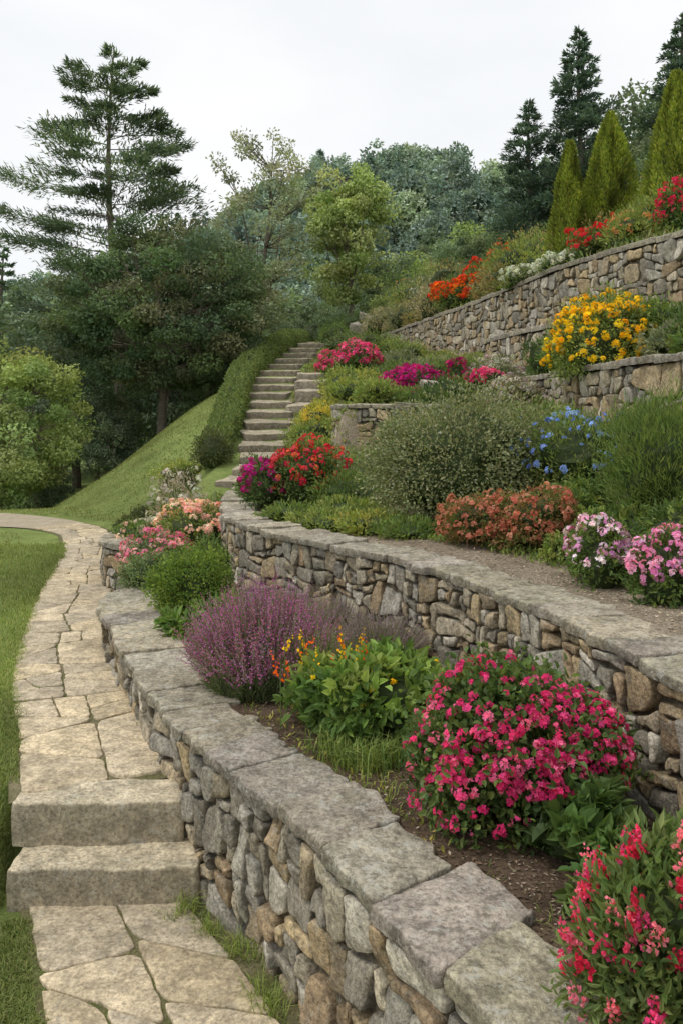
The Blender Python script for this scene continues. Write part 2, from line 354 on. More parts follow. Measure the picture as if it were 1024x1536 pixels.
def fml(a,b,h):
    l=xl0(b); r=W1.x(b)-.10; return np.c_[l+(r-l)*a,b,.022+h]
flags(mb,out,fml,.006,(.85,1))
ppath=empty('flagstone_path'); mb.obj('paving_slabs',[M_FLAG],True,ppath)
mb=MB(); s=np.linspace(.04,PC.len,300); P=PC.pos(s)[:,:2]; n=PC.nor(s); w=pwid(s)[:,None]+.05
V=np.concatenate([np.c_[P+n*w,np.full(300,.380)],np.c_[P-n*w,np.full(300,.380)]]); i=np.arange(299)
mb.add(V,np.stack([i,i+300,i+301,i+1],1)[:,::-1],(.2,.2,.2))
y=np.linspace(.8,3.98,40); V=np.concatenate([np.c_[xl0(y)-.04,y,np.full(40,.010)],np.c_[W1.x(y)+.05,y,np.full(40,.010)]]); i=np.arange(39)
mb.add(V,np.stack([i,i+40,i+41,i+1],1),(.2,.2,.2)); mb.obj('bedding',[M_BED],False,ppath)
mb=MB(); s=np.linspace(10.1,PC.len,120); P=PC.pos(s)[:,:2]; n=PC.nor(s); w=pwid(s)[:,None]*np.interp(s,[10,12],[1,1.45])[:,None]
V=np.concatenate([np.c_[P+n*w,np.full(120,.388)],np.c_[P-n*w,np.full(120,.388)]]); i=np.arange(119)
mb.add(V,np.stack([i,i+120,i+121,i+1],1)[:,::-1],(.2,.2,.2))
M_GRAV=ground_mat('gravel',[(.3,(.33,.28,.2)),(.7,(.48,.41,.31))],5,70,.5,.01); mb.obj('gravel_surface',[M_GRAV],False,ppath)
def block(mb,cx,cy,w,d,zt,th,ang=0,tilt=0,col=(.36,.32,.25),amp=.004,M=80,side_shade=.72):
    hw,hd=w/2,d/2; n=8; pts=[(-hw+2*hw*t/n,-hd+R.normal()*.005) for t in range(n)]+[(hw,-hd+2*hd*t/4) for t in range(4)]+[(hw-2*hw*t/n,hd+R.normal()*.005) for t in range(n)]+[(-hw,hd-2*hd*t/4) for t in range(4)]
    ca,sa=math.cos(ang),math.sin(ang)
    def fm(a,b,h): return np.c_[cx+a*ca-b*sa,cy+a*sa+b*ca,zt+h+b*tilt]
    rstone(mb,np.array(pts),fm,[(-.004,0,-th),(-.006,0,-th*.7),(-.008,0,-th*.35),(-.004,0,-.014),(.001,0,-.004),(.008,0,0),(.04,0,.001),(0,.4,.001),(0,.7,.001)],M,amp,np.array(col)*R.uniform(.92,1.06),1,11,.004,0,.1,(4,side_shade))  # riser shade painted into the side rings so treads look lighter
mb=MB(); block(mb,-1.06,3.83,.84,.27,.185,.22,.03,col=(.39,.35,.27),amp=.003,M=110,side_shade=.58); block(mb,-1.145,4.01,.79,.24,.385,.20,.05,col=(.40,.36,.28),amp=.003,M=110,side_shade=.58)
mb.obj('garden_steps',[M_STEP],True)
mb=MB(); s=.0
while s<ST.len-.3:
    p=ST.pos(np.array([s]))[0]; n=ST.nor(np.array([s]))[0]; yy=p[1]
    zz=float(zst(yy)) if yy>12.3 else float(np.interp(s,[0,1.9],[.42,float(zst(12.3))]))
    run=np.interp(yy,[11,13,16,20,28],[.5,.72,.95,1.05,1.2]); w=np.interp(yy,[12,15,18,22,28],[.78,.78,1.0,1.0,.95])
    ang=math.atan2(n[1],n[0])+math.pi+R.normal()*.06
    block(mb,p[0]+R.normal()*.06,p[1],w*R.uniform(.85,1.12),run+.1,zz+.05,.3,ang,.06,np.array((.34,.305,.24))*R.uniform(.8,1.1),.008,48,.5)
    s+=run
for (x,y_,w,d,dz) in [(-.72,17.3,.7,.8,.25),(-.6,18.2,.75,.8,.38),(-.66,19.2,.7,.8,.42),(-.75,20.2,.6,.8,.42),(-.35,16.6,.6,.6,.12)]:
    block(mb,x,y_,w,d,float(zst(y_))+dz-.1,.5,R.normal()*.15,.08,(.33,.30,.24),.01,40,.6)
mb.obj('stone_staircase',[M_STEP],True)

# ------------------------------------------------------------------ foliage primitives
def leaves(mb,P,D,Nh,L,W,col,six=True,mat=0,fold=.25,droop=.15):
    n=len(P); D=unit(D); S=unit(np.cross(D,Nh)); U=np.cross(S,D)
    L=np.broadcast_to(L,(n,)).reshape(n,1); W=np.broadcast_to(W,(n,)).reshape(n,1); col=np.broadcast_to(col,(n,3))
    if six:
        f=fold*W
        vs=[P,P+D*L*.35+S*W*.5+U*f,P+D*L*.72+S*W*.36+U*(f-droop*L*.5),P+D*L-U*droop*L,P+D*L*.72-S*W*.36+U*(f-droop*L*.5),P+D*L*.35-S*W*.5+U*f]
        V=np.stack(vs,1).reshape(-1,3); b=np.arange(n)[:,None]*6
        F=np.concatenate([b+np.array([0,3,2,1]),b+np.array([0,5,4,3])]); mb.add(V,F,np.repeat(col,6,0),mat)
    else:
        V=np.stack([P,P+D*L*.5+S*W*.5,P+D*L,P+D*L*.5-S*W*.5],1).reshape(-1,3); b=np.arange(n)[:,None]*4
        mb.add(V,b+np.array([0,3,2,1]),np.repeat(col,4,0),mat)
def blades(mb,P,h,w,lean,col,mat=0):
    n=len(P); a=R.uniform(0,6.28,n); d=np.stack([np.cos(a),np.sin(a),0*a],1); s=np.stack([-np.sin(a),np.cos(a),0*a],1)
    h=np.broadcast_to(h,(n,)).reshape(n,1)*R.uniform(.6,1.25,(n,1)); lean=lean*R.uniform(.2,1.5,(n,1)); w=np.broadcast_to(w,(n,)).reshape(n,1)*R.uniform(.7,1.3,(n,1)); Z=np.array([0,0,1.])
    m=P+Z*h*.6+d*h*lean*.35; t=P+Z*h*(1-.3*lean)+d*h*lean
    V=np.stack([P-s*w*.5,P+s*w*.5,m+s*w*.4,m-s*w*.4,t],1).reshape(-1,3); b=np.arange(n)[:,None]*5
    mb.add(V,[b+np.array([0,1,2,3]),b+np.array([3,2,4])],np.repeat(np.broadcast_to(col,(n,3)),5,0),mat)
def pick(cols,n,j=.2):
    c=np.asarray(cols,float)[R.integers(len(cols),size=n)]; return c*R.uniform(1-j,1+j,(n,1))*R.uniform(.93,1.07,(n,3))
def tube(mb,pts,rad,sides=6,col=(.12,.1,.08),mat=1):
    p=np.asarray(pts,float); n=len(p); t=unit(np.gradient(p,axis=0)); ref=np.array([.31,.17,.93]); s=unit(np.cross(t,ref)); u=np.cross(s,t)
    a=np.linspace(0,6.283,sides,endpoint=False); r=np.broadcast_to(rad,(n,))
    V=(p[:,None]+ (np.cos(a)[None,:,None]*s[:,None]+np.sin(a)[None,:,None]*u[:,None])*r[:,None,None]).reshape(-1,3)
    i=np.arange(sides); j=(i+1)%sides; F=np.concatenate([np.stack([k*sides+i,k*sides+j,(k+1)*sides+j,(k+1)*sides+i],1) for k in range(n-1)])
    mb.add(V,F,col,mat)
def blob(mb,C,Rr,col,lf=None,mat=0):
    a=np.linspace(0,2*np.pi,17)[:-1]; b=np.linspace(-1.4,1.55,11); A,B=np.meshgrid(a,b)
    d=np.stack([np.cos(B)*np.cos(A),np.cos(B)*np.sin(A),np.sin(B)],-1).reshape(-1,3)
    k=lf(d)[:,None] if lf else 1; V=C+d*Rr*k; i=np.arange(16); j=(i+1)%16
    F=np.concatenate([np.stack([r*16+i,r*16+j,(r+1)*16+j,(r+1)*16+i],1) for r in range(10)]); mb.add(V,F,col,mat)
G_D=[(.030,.057,.018),(.040,.073,.022),(.052,.086,.026)]
G_M=[(.055,.095,.025),(.075,.115,.03),(.045,.08,.025),(.09,.13,.035)]
G_L=[(.10,.145,.04),(.12,.165,.045),(.085,.125,.035),(.14,.175,.055)]
G_Y=[(.16,.185,.04),(.13,.17,.035),(.19,.195,.05)]
G_S=[(.10,.12,.075),(.12,.14,.085),(.08,.10,.06)]
def dome(mb,C,D,fl):
    n=len(C); m=fl.get('m',12); r=fl.get('r',.04); ps=fl.get('s',.014); np_=fl.get('p',4)
    cc=pick(fl['cols'],n,.12)
    sc=R.uniform(.5,1.2,n)
    Cn=np.repeat(C,m,0); Dn=np.repeat(D,m,0); s=np.repeat(sc,m)[:,None]
    q=unit(rdir(n*m)+Dn*.9); P=Cn+q*r*s*R.uniform(.75,1.05,(n*m,1))
    col=np.repeat(cc,m,0)*R.uniform(.75,1.25,(n*m,1))
    T=unit(np.cross(q,rdir(n*m))); B=np.cross(q,T)
    for k in range(np_):
        a=2*math.pi*k/np_; d=T*math.cos(a)+B*math.sin(a)+q*.35
        leaves(mb,P,d,q,ps*s[:,0],ps*.75*s[:,0],col,False,1)
def spikes(mb,P0,D,fl):
    n=len(P0); ln=fl.get('len',.12); m=fl.get('m',20); ps=fl.get('s',.014); rr=fl.get('r',.012)
    cc=pick(fl['cols'],n,.15); sc=R.uniform(.6,1.2,(n,1))
    t=np.tile(np.linspace(0,1,m),n)[:,None]; Pn=np.repeat(P0,m,0); Dn=np.repeat(unit(D),m,0); s=np.repeat(sc,m,0)
    q=unit(rdir(n*m)+Dn*.2); rad=rr*(1-t*.75)*s
    P=Pn+Dn*t*ln*s+q*rad; col=np.repeat(cc,m,0)*R.uniform(.75,1.25,(n*m,1))
    for k in range(fl.get('p',2)):
        leaves(mb,P,q+Dn*.6+rdir(n*m)*.5,rdir(n*m),ps*(1.15-t[:,0]*.6),ps*.8*(1.15-t[:,0]*.6),col,False,1)
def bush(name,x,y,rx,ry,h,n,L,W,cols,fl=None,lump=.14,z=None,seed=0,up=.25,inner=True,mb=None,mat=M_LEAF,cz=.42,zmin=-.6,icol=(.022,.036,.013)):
    six=y<6.6
    own=mb is None; mb=mb or MB(); z0=H1(x,y) if z is None else z
    C=np.array([x,y,z0+h*cz]); Rr=np.array([rx,ry,h*(1-cz)]); sd=seed or int(R.integers(1,999))
    lf=lambda d:1+lump*sn(d,2.3,sd)+lump*.6*sn(d,6,sd+1)
    K=max(16,n//12); d=rdir(K*2); d=d[d[:,2]>zmin][:K]; K=len(d)
    cp=C+d*Rr*(lf(d)*R.uniform(.72,1.04,K))[:,None]; cp[:,2]=np.maximum(cp[:,2],z0+.01)
    k=R.integers(K,size=n); cr=.11*(rx+ry+h)/3*1.3
    P=cp[k]+R.normal(size=(n,3))*cr*.6; dd=d[k]
    D=dd*.8+rdir(n)*.75+np.array([0,0,up]); cc=pick(cols,K,.15)[k]*R.uniform(.75,1.25,(n,1))
    leaves(mb,P,D,dd+rdir(n)*.5+np.array([0,0,.3]),L*R.uniform(.6,1.2,n),W*R.uniform(.7,1.15,n),cc,six)
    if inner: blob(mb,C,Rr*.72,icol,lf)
    if fl:
        for f in (fl if isinstance(fl,list) else [fl]):
            m=f['n']; d=rdir(m*6); d=d[(d[:,2]>f.get('zmin',-.1))]
            if 'side' in f: d=d[(d@np.array(f['side']))>f.get('sm',0)]
            if f.get('patch'): d=d[sn(d,f['patch'],sd+5)>f.get('pt',-.15)]
            d=d[:m]
            Pf=C+d*Rr*(lf(d)*f.get('out',1.02)*R.uniform(.94,1.07,len(d)))[:,None]
            if f.get('kind')=='spike': spikes(mb,Pf,d*.5+np.array([0,0,1.]),f)
            else: dome(mb,Pf,unit(d+np.array([0,0,.3])),f)
    if own: return mb.obj(name,[mat,M_PETAL])
PINK=[(.72,.05,.19),(.80,.09,.27),(.62,.035,.16),(.85,.18,.34)]
CRIM=[(.62,.02,.05),(.72,.05,.07),(.55,.015,.06)]
MAG=[(.50,.015,.20),(.60,.03,.28),(.40,.01,.16)]
LPINK=[(.75,.38,.62),(.82,.52,.72),(.68,.28,.52),(.85,.65,.78)]
YEL=[(.85,.52,.015),(.9,.6,.03),(.8,.42,.01)]
ORG=[(.8,.14,.015),(.85,.22,.02),(.7,.07,.015)]

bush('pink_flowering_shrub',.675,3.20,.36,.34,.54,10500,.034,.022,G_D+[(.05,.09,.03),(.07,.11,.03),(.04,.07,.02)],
     [dict(n=430,r=.018,s=.011,m=11,p=4,cols=PINK,zmin=-.15,out=1.06,patch=2.6,pt=-.75),dict(n=190,r=.018,s=.011,m=11,p=4,cols=PINK,zmin=-.6,side=(-.75,-.3,.3),sm=.2,out=1.06)],lump=.12,seed=11,cz=.46,zmin=-.8)
bush('pink_snapdragon_plant',.84,2.12,.24,.22,.46,5600,.042,.013,[(.05,.09,.03),(.07,.11,.035),(.09,.13,.05)],
     dict(n=95,kind='spike',len=.085,m=28,s=.016,r=.018,p=3,cols=[(.85,.13,.26),(.8,.1,.28),(.9,.28,.38),(.75,.05,.12)],zmin=-.35,out=.95),lump=.18,seed=21,up=.6,zmin=-.7)
bush('hosta_plant',.83,2.84,.14,.13,.22,420,.085,.045,G_D+[(.06,.11,.035)],lump=.2,up=.1)
bush('hosta_plant',.80,2.58,.10,.09,.13,260,.06,.035,G_M,lump=.2)
def broadleaf(name,x,y,rx,ry,h,n,L,W,cols): return bush(name,x,y,rx,ry,h,n,L,W,cols,lump=.25,up=.15)
mb=MB(); bush('',.13,4.05,.34,.27,.32,2500,.072,.035,[(.06,.11,.03),(.085,.14,.035),(.11,.165,.045),(.05,.09,.025)],lump=.25,mb=mb,up=.2)
bush('',.42,4.2,.18,.15,.25,900,.042,.025,G_L,mb=mb)
P0=np.stack([R.uniform(-.3,.22,22),4.1+R.uniform(-.15,.2,22),R.uniform(.84,.99,22)],1); P0[:,2]+=.05*(P0[:,0]<.05)
spikes(mb,P0,np.array([[0,0,1.]])+R.normal(size=(22,3))*.25,dict(len=.12,m=14,s=.018,r=.011,p=2,cols=YEL+ORG[:1]))
dome(mb,np.stack([R.uniform(-.1,.5,26),4.0+R.uniform(-.2,.2,26),R.uniform(.86,.97,26)],1),np.tile([0,0,1.],(26,1)),dict(r=.016,s=.014,m=8,cols=YEL))
for q in P0: tube(mb,[q-np.array([0,0,.25]),q+np.array([0,0,.08])],[.003,.002],4,(.06,.11,.03),0)
mb.obj('yellow_flowering_plant',[M_LEAF,M_PETAL])
def lavender(name,x,y,rx,ry,h,n,cols,fs=.011,den=14,green=((.07,.10,.05),(.10,.13,.07),(.06,.09,.04))):
    mb=MB(); z0=H1(x,y); a=R.uniform(0,6.28,n); r=np.sqrt(R.uniform(0,1,n)); u=np.stack([np.cos(a)*r*rx,np.sin(a)*r*ry,0*a],1)
    B=np.array([x,y,z0])+u*.62; hh=h*(1-.5*r**2)*R.uniform(.6,1.1,n)
    T=np.array([x,y,z0])+u*1.0; T[:,2]+=hh; T+=R.normal(size=T.shape)*np.array([.03,.03,.015])
    Mi=(B*.45+T*.55); Mi[:,:2]=Mi[:,:2]*.6+B[:,:2]*.4
    s=unit(np.cross(T-B,rdir(n)))*.0022
    V=np.stack([B-s,B+s,Mi+s,Mi-s,T+s*.6,T-s*.6],1).reshape(-1,3); b=np.arange(n)[:,None]*6
    mb.add(V,np.concatenate([b+np.array([0,1,2,3]),b+np.array([3,2,4,5])]),np.repeat(pick(green,n),6,0))
    D=unit(T-Mi); spikes(mb,T-D*h*.22,D,dict(len=h*.26,m=den,s=fs,r=.009,p=1,cols=cols))
    m=n*9; k=R.integers(n,size=m); t=R.uniform(0,.9,(m,1)); P=B[k]*(1-t)+Mi[k]*t
    leaves(mb,P,unit(T-B)[k]+rdir(m)*.6,rdir(m),.055,.006,pick(green,m),False)
    return mb.obj(name,[M_LEAF,M_PETAL])
LAV=[(.46,.14,.33),(.52,.22,.42),(.36,.11,.31),(.58,.15,.34),(.34,.2,.27)]
lavender('purple_lavender_plant',-.44,4.68,.46,.44,.59,1900,LAV,.0125,15)
lavender('purple_lavender_plant',-.10,4.40,.24,.24,.40,700,[(.46,.18,.34),(.24,.2,.14)],.009,8,G_M)
lavender('purple_lavender_plant',.22,5.1,.34,.22,.32,700,[(.38,.22,.34),(.30,.2,.27)],.009,8,((.10,.11,.08),(.12,.13,.09)))
lavender('purple_lavender_plant',-.1,5.6,.3,.22,.34,600,[(.38,.22,.34),(.30,.2,.27)],.009,8,((.10,.11,.08),(.12,.13,.09)))
def tuft(name,pts,h,w,cols,n=90,lean=.7,rad=.05,mat=None):
    mb=MB()
    for (x,y_) in pts:
        z0=H1(x,y_); q=R.normal(size=(n,2))*rad; P=np.c_[x+q[:,0],y_+q[:,1],np.full(n,z0)]; blades(mb,P,h*R.uniform(.8,1.2),w,lean,pick(cols,n,.25))
    return mb.obj(name,[mat or M_LEAF])
tuft('ornamental_grass',[(.02,3.68),(.12,3.62),(.2,3.7),(.3,3.68),(-.05,3.8)],.11,.005,G_L+G_M,170)
tuft('ornamental_grass',[(.26,3.32),(.17,3.45),(.1,3.55)],.045,.005,G_L+G_Y,40,.9,.07)
tuft('grass_tuft',[(.45,2.75),(.62,2.5),(.92,2.72),(.38,3.05)],.03,.004,G_L+G_M,25,.9,.05)
bush('green_shrub',-1.13,6.35,.33,.33,.49,8500,.028,.013,[(.05,.09,.02),(.075,.12,.025),(.10,.15,.03)],lump=.12)
broadleaf('leafy_plant',-.98,5.68,.22,.2,.18,800,.08,.035,[(.06,.11,.03),(.085,.14,.04)])
broadleaf('leafy_plant',-.72,5.9,.18,.18,.22,600,.07,.025,[(.06,.105,.03),(.09,.14,.04)])
bush('green_shrub',-1.70,7.3,.25,.27,.3,2800,.028,.018,[(.07,.105,.05),(.09,.13,.06),(.06,.085,.04)],lump=.18)
bush('green_shrub',-1.2,7.7,.18,.25,.42,2000,.04,.015,G_D+G_M,lump=.2)
bush('pink_flowering_plant',-1.72,8.1,.30,.45,.40,3200,.035,.018,G_M+G_S,dict(n=170,r=.035,s=.02,m=9,cols=[(.8,.28,.40),(.85,.45,.50),(.75,.18,.32)],zmin=.0,patch=3,pt=-.4),lump=.22)
bush('salmon_flowering_plant',-1.5,8.8,.36,.5,.52,3500,.04,.02,G_M+G_L,dict(n=200,r=.04,s=.022,m=9,cols=[(.85,.50,.40),(.85,.62,.5),(.8,.4,.38)],zmin=.05,patch=3,pt=-.4),lump=.25)
bush('white_flowering_plant',-1.85,9.7,.3,.5,.58,2200,.05,.012,[(.15,.14,.11),(.11,.12,.08),(.2,.18,.15)],dict(n=80,r=.035,s=.02,m=7,cols=[(.6,.55,.5),(.5,.42,.4)]),lump=.3,up=.7,inner=False)
bush('green_shrub',-1.35,9.6,.25,.5,.4,2500,.045,.02,G_S+G_M,lump=.2)
bush('green_shrub',-2.35,9.3,.2,.4,.2,1600,.035,.02,G_M,dict(n=20,r=.03,s=.02,m=7,cols=[(.8,.5,.45)]),lump=.25)
bush('green_shrub',-2.1,10.6,.35,.5,.4,2500,.045,.02,G_D+G_M,lump=.2)
mb=MB(); bush('',-.80,8.6,.24,.3,.54,3000,.04,.02,G_D,dict(n=130,r=.036,s=.02,m=10,cols=MAG,zmin=-.1),mb=mb,lump=.18)
bush('',-.40,8.65,.36,.34,.64,5000,.04,.02,G_D+G_M,dict(n=230,r=.034,s=.019,m=10,cols=CRIM+[(.7,.08,.12),(.7,.14,.06)],zmin=-.1,patch=3,pt=-.5),mb=mb,lump=.25)
mb.obj('red_flowering_shrub',[M_LEAF,M_PETAL])
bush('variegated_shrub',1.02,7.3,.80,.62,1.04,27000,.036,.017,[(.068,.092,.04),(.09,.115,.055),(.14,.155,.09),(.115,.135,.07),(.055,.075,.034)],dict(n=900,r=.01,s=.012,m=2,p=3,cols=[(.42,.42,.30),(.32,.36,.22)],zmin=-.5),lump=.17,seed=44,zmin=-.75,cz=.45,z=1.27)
CO=[(.56,.20,.13),(.62,.28,.19),(.5,.15,.10)]
bush('coral_azalea_shrub',1.36,5.85,.30,.26,.34,3600,.03,.016,[(.10,.08,.03),(.12,.08,.04),(.07,.1,.03)],dict(n=300,r=.024,s=.014,m=9,cols=CO,zmin=-.3),lump=.25)
bush('coral_azalea_shrub',1.02,6.0,.27,.24,.32,2600,.03,.016,[(.10,.08,.03),(.12,.08,.04),(.07,.1,.03)],dict(n=200,r=.024,s=.014,m=9,cols=[(.5,.17,.11),(.56,.23,.15)],zmin=-.3),lump=.25)
bush('light_pink_phlox_plant',1.53,4.85,.21,.2,.36,2600,.035,.014,G_D+G_M,dict(n=130,r=.026,s=.016,m=10,p=5,cols=LPINK,zmin=.0),lump=.22)
bush('light_pink_phlox_plant',1.66,4.25,.19,.18,.31,2200,.035,.014,G_D+G_M,dict(n=110,r=.025,s=.016,m=10,p=5,cols=[(.75,.30,.52),(.82,.45,.65),(.7,.25,.48)],zmin=.0),lump=.22)
bush('blue_flowering_plant',2.05,7.0,.42,.4,.66,4600,.05,.013,G_L+G_M,dict(n=150,r=.026,s=.02,m=7,cols=[(.25,.36,.78),(.35,.46,.82),(.18,.26,.65)],zmin=-.1),lump=.3,up=.6,z=1.5)
bush('blue_flowering_plant',1.85,8.0,.42,.4,.6,3800,.05,.013,G_L+G_M,dict(n=35,r=.022,s=.018,m=6,cols=[(.2,.32,.75),(.3,.42,.8)],zmin=.1),lump=.3,up=.6)
bush('green_juniper_shrub',2.2,5.6,.34,.32,.78,9500,.065,.006,[(.06,.10,.03),(.085,.13,.04),(.11,.155,.05)],lump=.25,up=1.0,z=1.47)
bush('leafy_plant',1.9,5.35,.22,.2,.26,1500,.05,.018,G_M,lump=.25)
bush('leafy_plant',2.0,4.85,.24,.2,.42,2100,.05,.018,G_D+G_M,lump=.25)
bush('leafy_plant',1.72,6.1,.24,.22,.26,1700,.045,.02,G_D+G_M,lump=.25)
bush('leafy_plant',1.45,5.45,.14,.12,.13,800,.035,.018,G_L,lump=.25)
bush('green_shrub',2.4,6.6,.3,.3,.5,3000,.04,.02,G_D,lump=.25)
bush('leafy_plant',1.85,6.5,.25,.22,.26,1900,.045,.018,G_M,lump=.25)
bush('leafy_plant',1.7,5.6,.18,.16,.2,1100,.04,.018,G_M+G_L,lump=.25)
for (x,y_,r,h,c) in [(-.15,7.45,.35,.16,G_L),(.25,7.0,.3,.16,G_L+G_Y),(-.48,7.75,.27,.14,G_M),(.05,8.3,.4,.36,G_M),(-.1,9.6,.6,.42,G_L+G_S),(-.7,10.2,.35,.35,G_L),(.6,9.4,.6,.5,G_M+G_S),(-.5,11.4,.45,.4,G_L+G_Y),(.2,10.6,.5,.45,G_L+G_M),(1.6,9.6,.6,.6,G_M),(-.98,9.4,.2,.25,G_M),(.15,7.75,.3,.2,G_L),(.55,6.6,.25,.12,G_M),(.0,8.9,.4,.3,G_L),(-.9,11.0,.3,.3,G_Y+G_L)]:
    bush('low_green_shrub',x,y_,r,r,h,int(2300*r/.35),.05,.014,c,lump=.25,up=.5)
def fl(cols,n,r=.06,s=.035,m=9,zmin=-.1,**k): return dict(n=n,r=r,s=s,m=m,p=3,cols=cols,zmin=zmin,**k)
bush('magenta_azalea_shrub',1.12,13.6,.60,.5,.62,4000,.05,.03,G_D,fl(MAG+[(.6,.02,.22)],420,.05,.03),lump=.18,z=2.27)
bush('pink_azalea_shrub',.32,16.5,.45,.45,.52,3000,.06,.03,G_D,fl(PINK,240,.05,.03),lump=.2,z=3.0)
bush('pink_azalea_shrub',-.15,20.6,.45,.5,.6,3000,.07,.03,G_M,fl(PINK,160,.06,.035),lump=.2)
bush('pink_azalea_shrub',.35,22.5,.4,.5,.6,2500,.07,.03,G_M,fl(PINK,100,.06,.035),lump=.2)
bush('pink_azalea_shrub',2.1,12.0,.24,.24,.36,1500,.05,.025,G_D,fl(PINK,80,.045,.03),lump=.15,z=2.5)
bush('crimson_flower_plant',1.85,13.6,.2,.2,.7,1200,.06,.02,G_D,fl([(.35,.01,.1),(.5,.02,.15)],50),lump=.15)
bush('white_flowering_shrub',2.45,13.2,.42,.4,.75,3500,.05,.02,G_S,fl([(.55,.45,.45),(.5,.33,.38),(.6,.55,.5)],150,.05,.03),lump=.2)
bush('white_flowering_shrub',2.2,10.9,.42,.35,.5,3000,.05,.02,[(.12,.11,.08),(.09,.11,.06)],fl([(.5,.38,.4),(.55,.5,.45)],120,.045,.025),lump=.2,z=2.15)
bush('yellow_flowering_shrub',2.93,9.4,.64,.5,1.0,9000,.05,.022,G_M+G_L,dict(n=380,r=.038,s=.026,m=10,cols=YEL,zmin=-.35,patch=4,pt=-.7),lump=.18,seed=71,z=2.56)
for (x,y_,r,h,c) in [(3.6,9.3,.4,.6,G_M),(3.75,8.8,.35,.5,G_D),(3.35,8.3,.3,.3,G_S),(3.3,7.7,.25,.3,G_M),(3.5,8.0,.3,.5,G_D),(3.1,10.9,.35,.5,G_M),(2.95,11.9,.3,.5,G_D),
  (.55,12.6,.4,.35,G_L),(.2,13.3,.4,.4,G_L+G_Y),(-.4,13.2,.45,.4,G_L+G_Y),(-.55,14.4,.4,.4,G_L),(.3,14.8,.6,.5,G_Y+G_L),(1.2,12.4,.4,.25,G_M),(1.9,12.8,.5,.4,G_M),(-.4,15.4,.45,.4,[(.3,.27,.05),(.17,.2,.05)]),(-.2,16.0,.3,.35,[(.32,.29,.05),(.17,.2,.05)]),
  (.9,15.6,.7,.6,G_D+G_M),(1.5,15.2,.6,.6,G_S+G_M),(2.2,15.3,.5,.5,G_M),(.0,17.6,.4,.45,G_M+G_L),(.6,18.2,.6,.7,G_M),(1.3,18.0,.6,.6,G_S),(1.4,20.5,.6,.6,G_L),(.4,20,.6,.6,G_D+G_M),(.9,23,.7,.7,G_M),(.2,25,.6,.7,G_S+G_M),(-.1,27.5,.6,.8,G_M),(.5,30,1.0,1.1,G_D),(1.9,10.2,.4,.5,G_L),(2.3,9.3,.35,.5,G_M),(1.5,11.9,.35,.4,G_D),(-.3,23,.35,.4,G_M),(-.45,16.4,.3,.3,G_Y),(1.4,10.6,.5,.5,G_M),(2.2,8.6,.35,.4,G_D+G_M),(.9,10.7,.4,.4,G_L)]:
    bush('hillside_shrub',x,y_,r,r,h,int(2000*(r/.4)**.7),.065,.024,c,lump=.28,up=.5)
mb=MB(); block(mb,1.45,12.4,.5,.35,2.68,.45,.2,.05,(.3,.28,.24),.02,30); mb.obj('garden_boulder',[M_CAP],True)
mb=MB()
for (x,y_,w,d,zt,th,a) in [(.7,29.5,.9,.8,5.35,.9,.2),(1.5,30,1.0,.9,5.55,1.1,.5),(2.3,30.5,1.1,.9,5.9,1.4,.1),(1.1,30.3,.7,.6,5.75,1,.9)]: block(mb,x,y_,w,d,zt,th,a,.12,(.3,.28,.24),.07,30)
mb.obj('rock_outcrop',[M_CAP],True)
bush('orange_red_azalea_shrub',2.85,20.6,.62,.5,.95,3500,.07,.03,G_M,fl(ORG+[(.75,.05,.02)],420,.06,.035),lump=.22)
bush('orange_red_azalea_shrub',3.35,20.8,.3,.3,1.1,1200,.07,.03,G_M,fl([(.75,.04,.02)],60,.06,.04),lump=.2)
bush('orange_red_azalea_shrub',4.25,22.5,.5,.5,1.5,2000,.07,.03,G_M,fl([(.7,.17,.05),(.6,.12,.06)],120,.06,.035),lump=.2)
bush('red_flowering_plant',4.3,13.9,.45,.4,.5,2400,.06,.03,G_M,fl([(.65,.02,.03),(.7,.04,.06)],120,.045,.03,patch=3,pt=-.4),lump=.28)
bush('red_flowering_plant',4.65,14.2,.25,.3,.75,1500,.06,.03,G_M,fl([(.65,.02,.03),(.7,.04,.06)],60,.045,.03),lump=.28)
bush('red_flowering_plant',5.0,12.3,.32,.3,.72,2200,.06,.03,G_M,fl([(.65,.02,.08),(.75,.05,.15)],130,.045,.03),lump=.2)
bush('white_flowering_plant',3.75,14.3,.4,.4,.34,2200,.05,.02,G_S+G_M,fl([(.7,.68,.62),(.6,.58,.5)],170,.045,.025),lump=.25)
bush('white_flowering_plant',3.45,15.6,.45,.5,.34,2200,.05,.02,G_S+G_M,fl([(.7,.68,.62),(.6,.58,.5)],150,.045,.025),lump=.25)
for i in range(56):
    y_=R.uniform(12.5,30); d=R.uniform(.45,1)*1.0+ (i%4)*1.1; x=float(x4(np.array(y_)))+d; r=R.uniform(.45,.9)*np.interp(y_,[12,28],[.7,1.2])
    if i%4==0: r*=.7
    c=[G_M,G_S,G_L,[(.17,.155,.07),(.13,.13,.06)],G_L+G_Y,[(.15,.12,.05),(.11,.12,.05)],[(.2,.19,.13),(.15,.155,.09)]][int(R.integers(7))]
    f=None
    if R.uniform()<.35: f=fl([[(.6,.58,.5)],[(.6,.25,.1)],[(.55,.45,.2)]][int(R.integers(3))],40,.05,.03,5)
    bush('hillside_shrub',x,y_,r,r,r*R.uniform(1.1,1.7),int(2000*(r/.6)),.09,.026,c,f,lump=.3,up=.7)
for (x,y_,r,h) in [(-2.05,13.3,.32,.6),(-2.5,13.0,.28,.4),(-2.95,12.6,.26,.33),(-3.0,11.9,.24,.3),(-2.85,11.3,.24,.3)]:
    bush('clipped_boxwood_shrub',x,y_,r,r,h,3000,.035,.022,[(.03,.042,.018),(.04,.052,.022),(.05,.062,.02)],lump=.1)
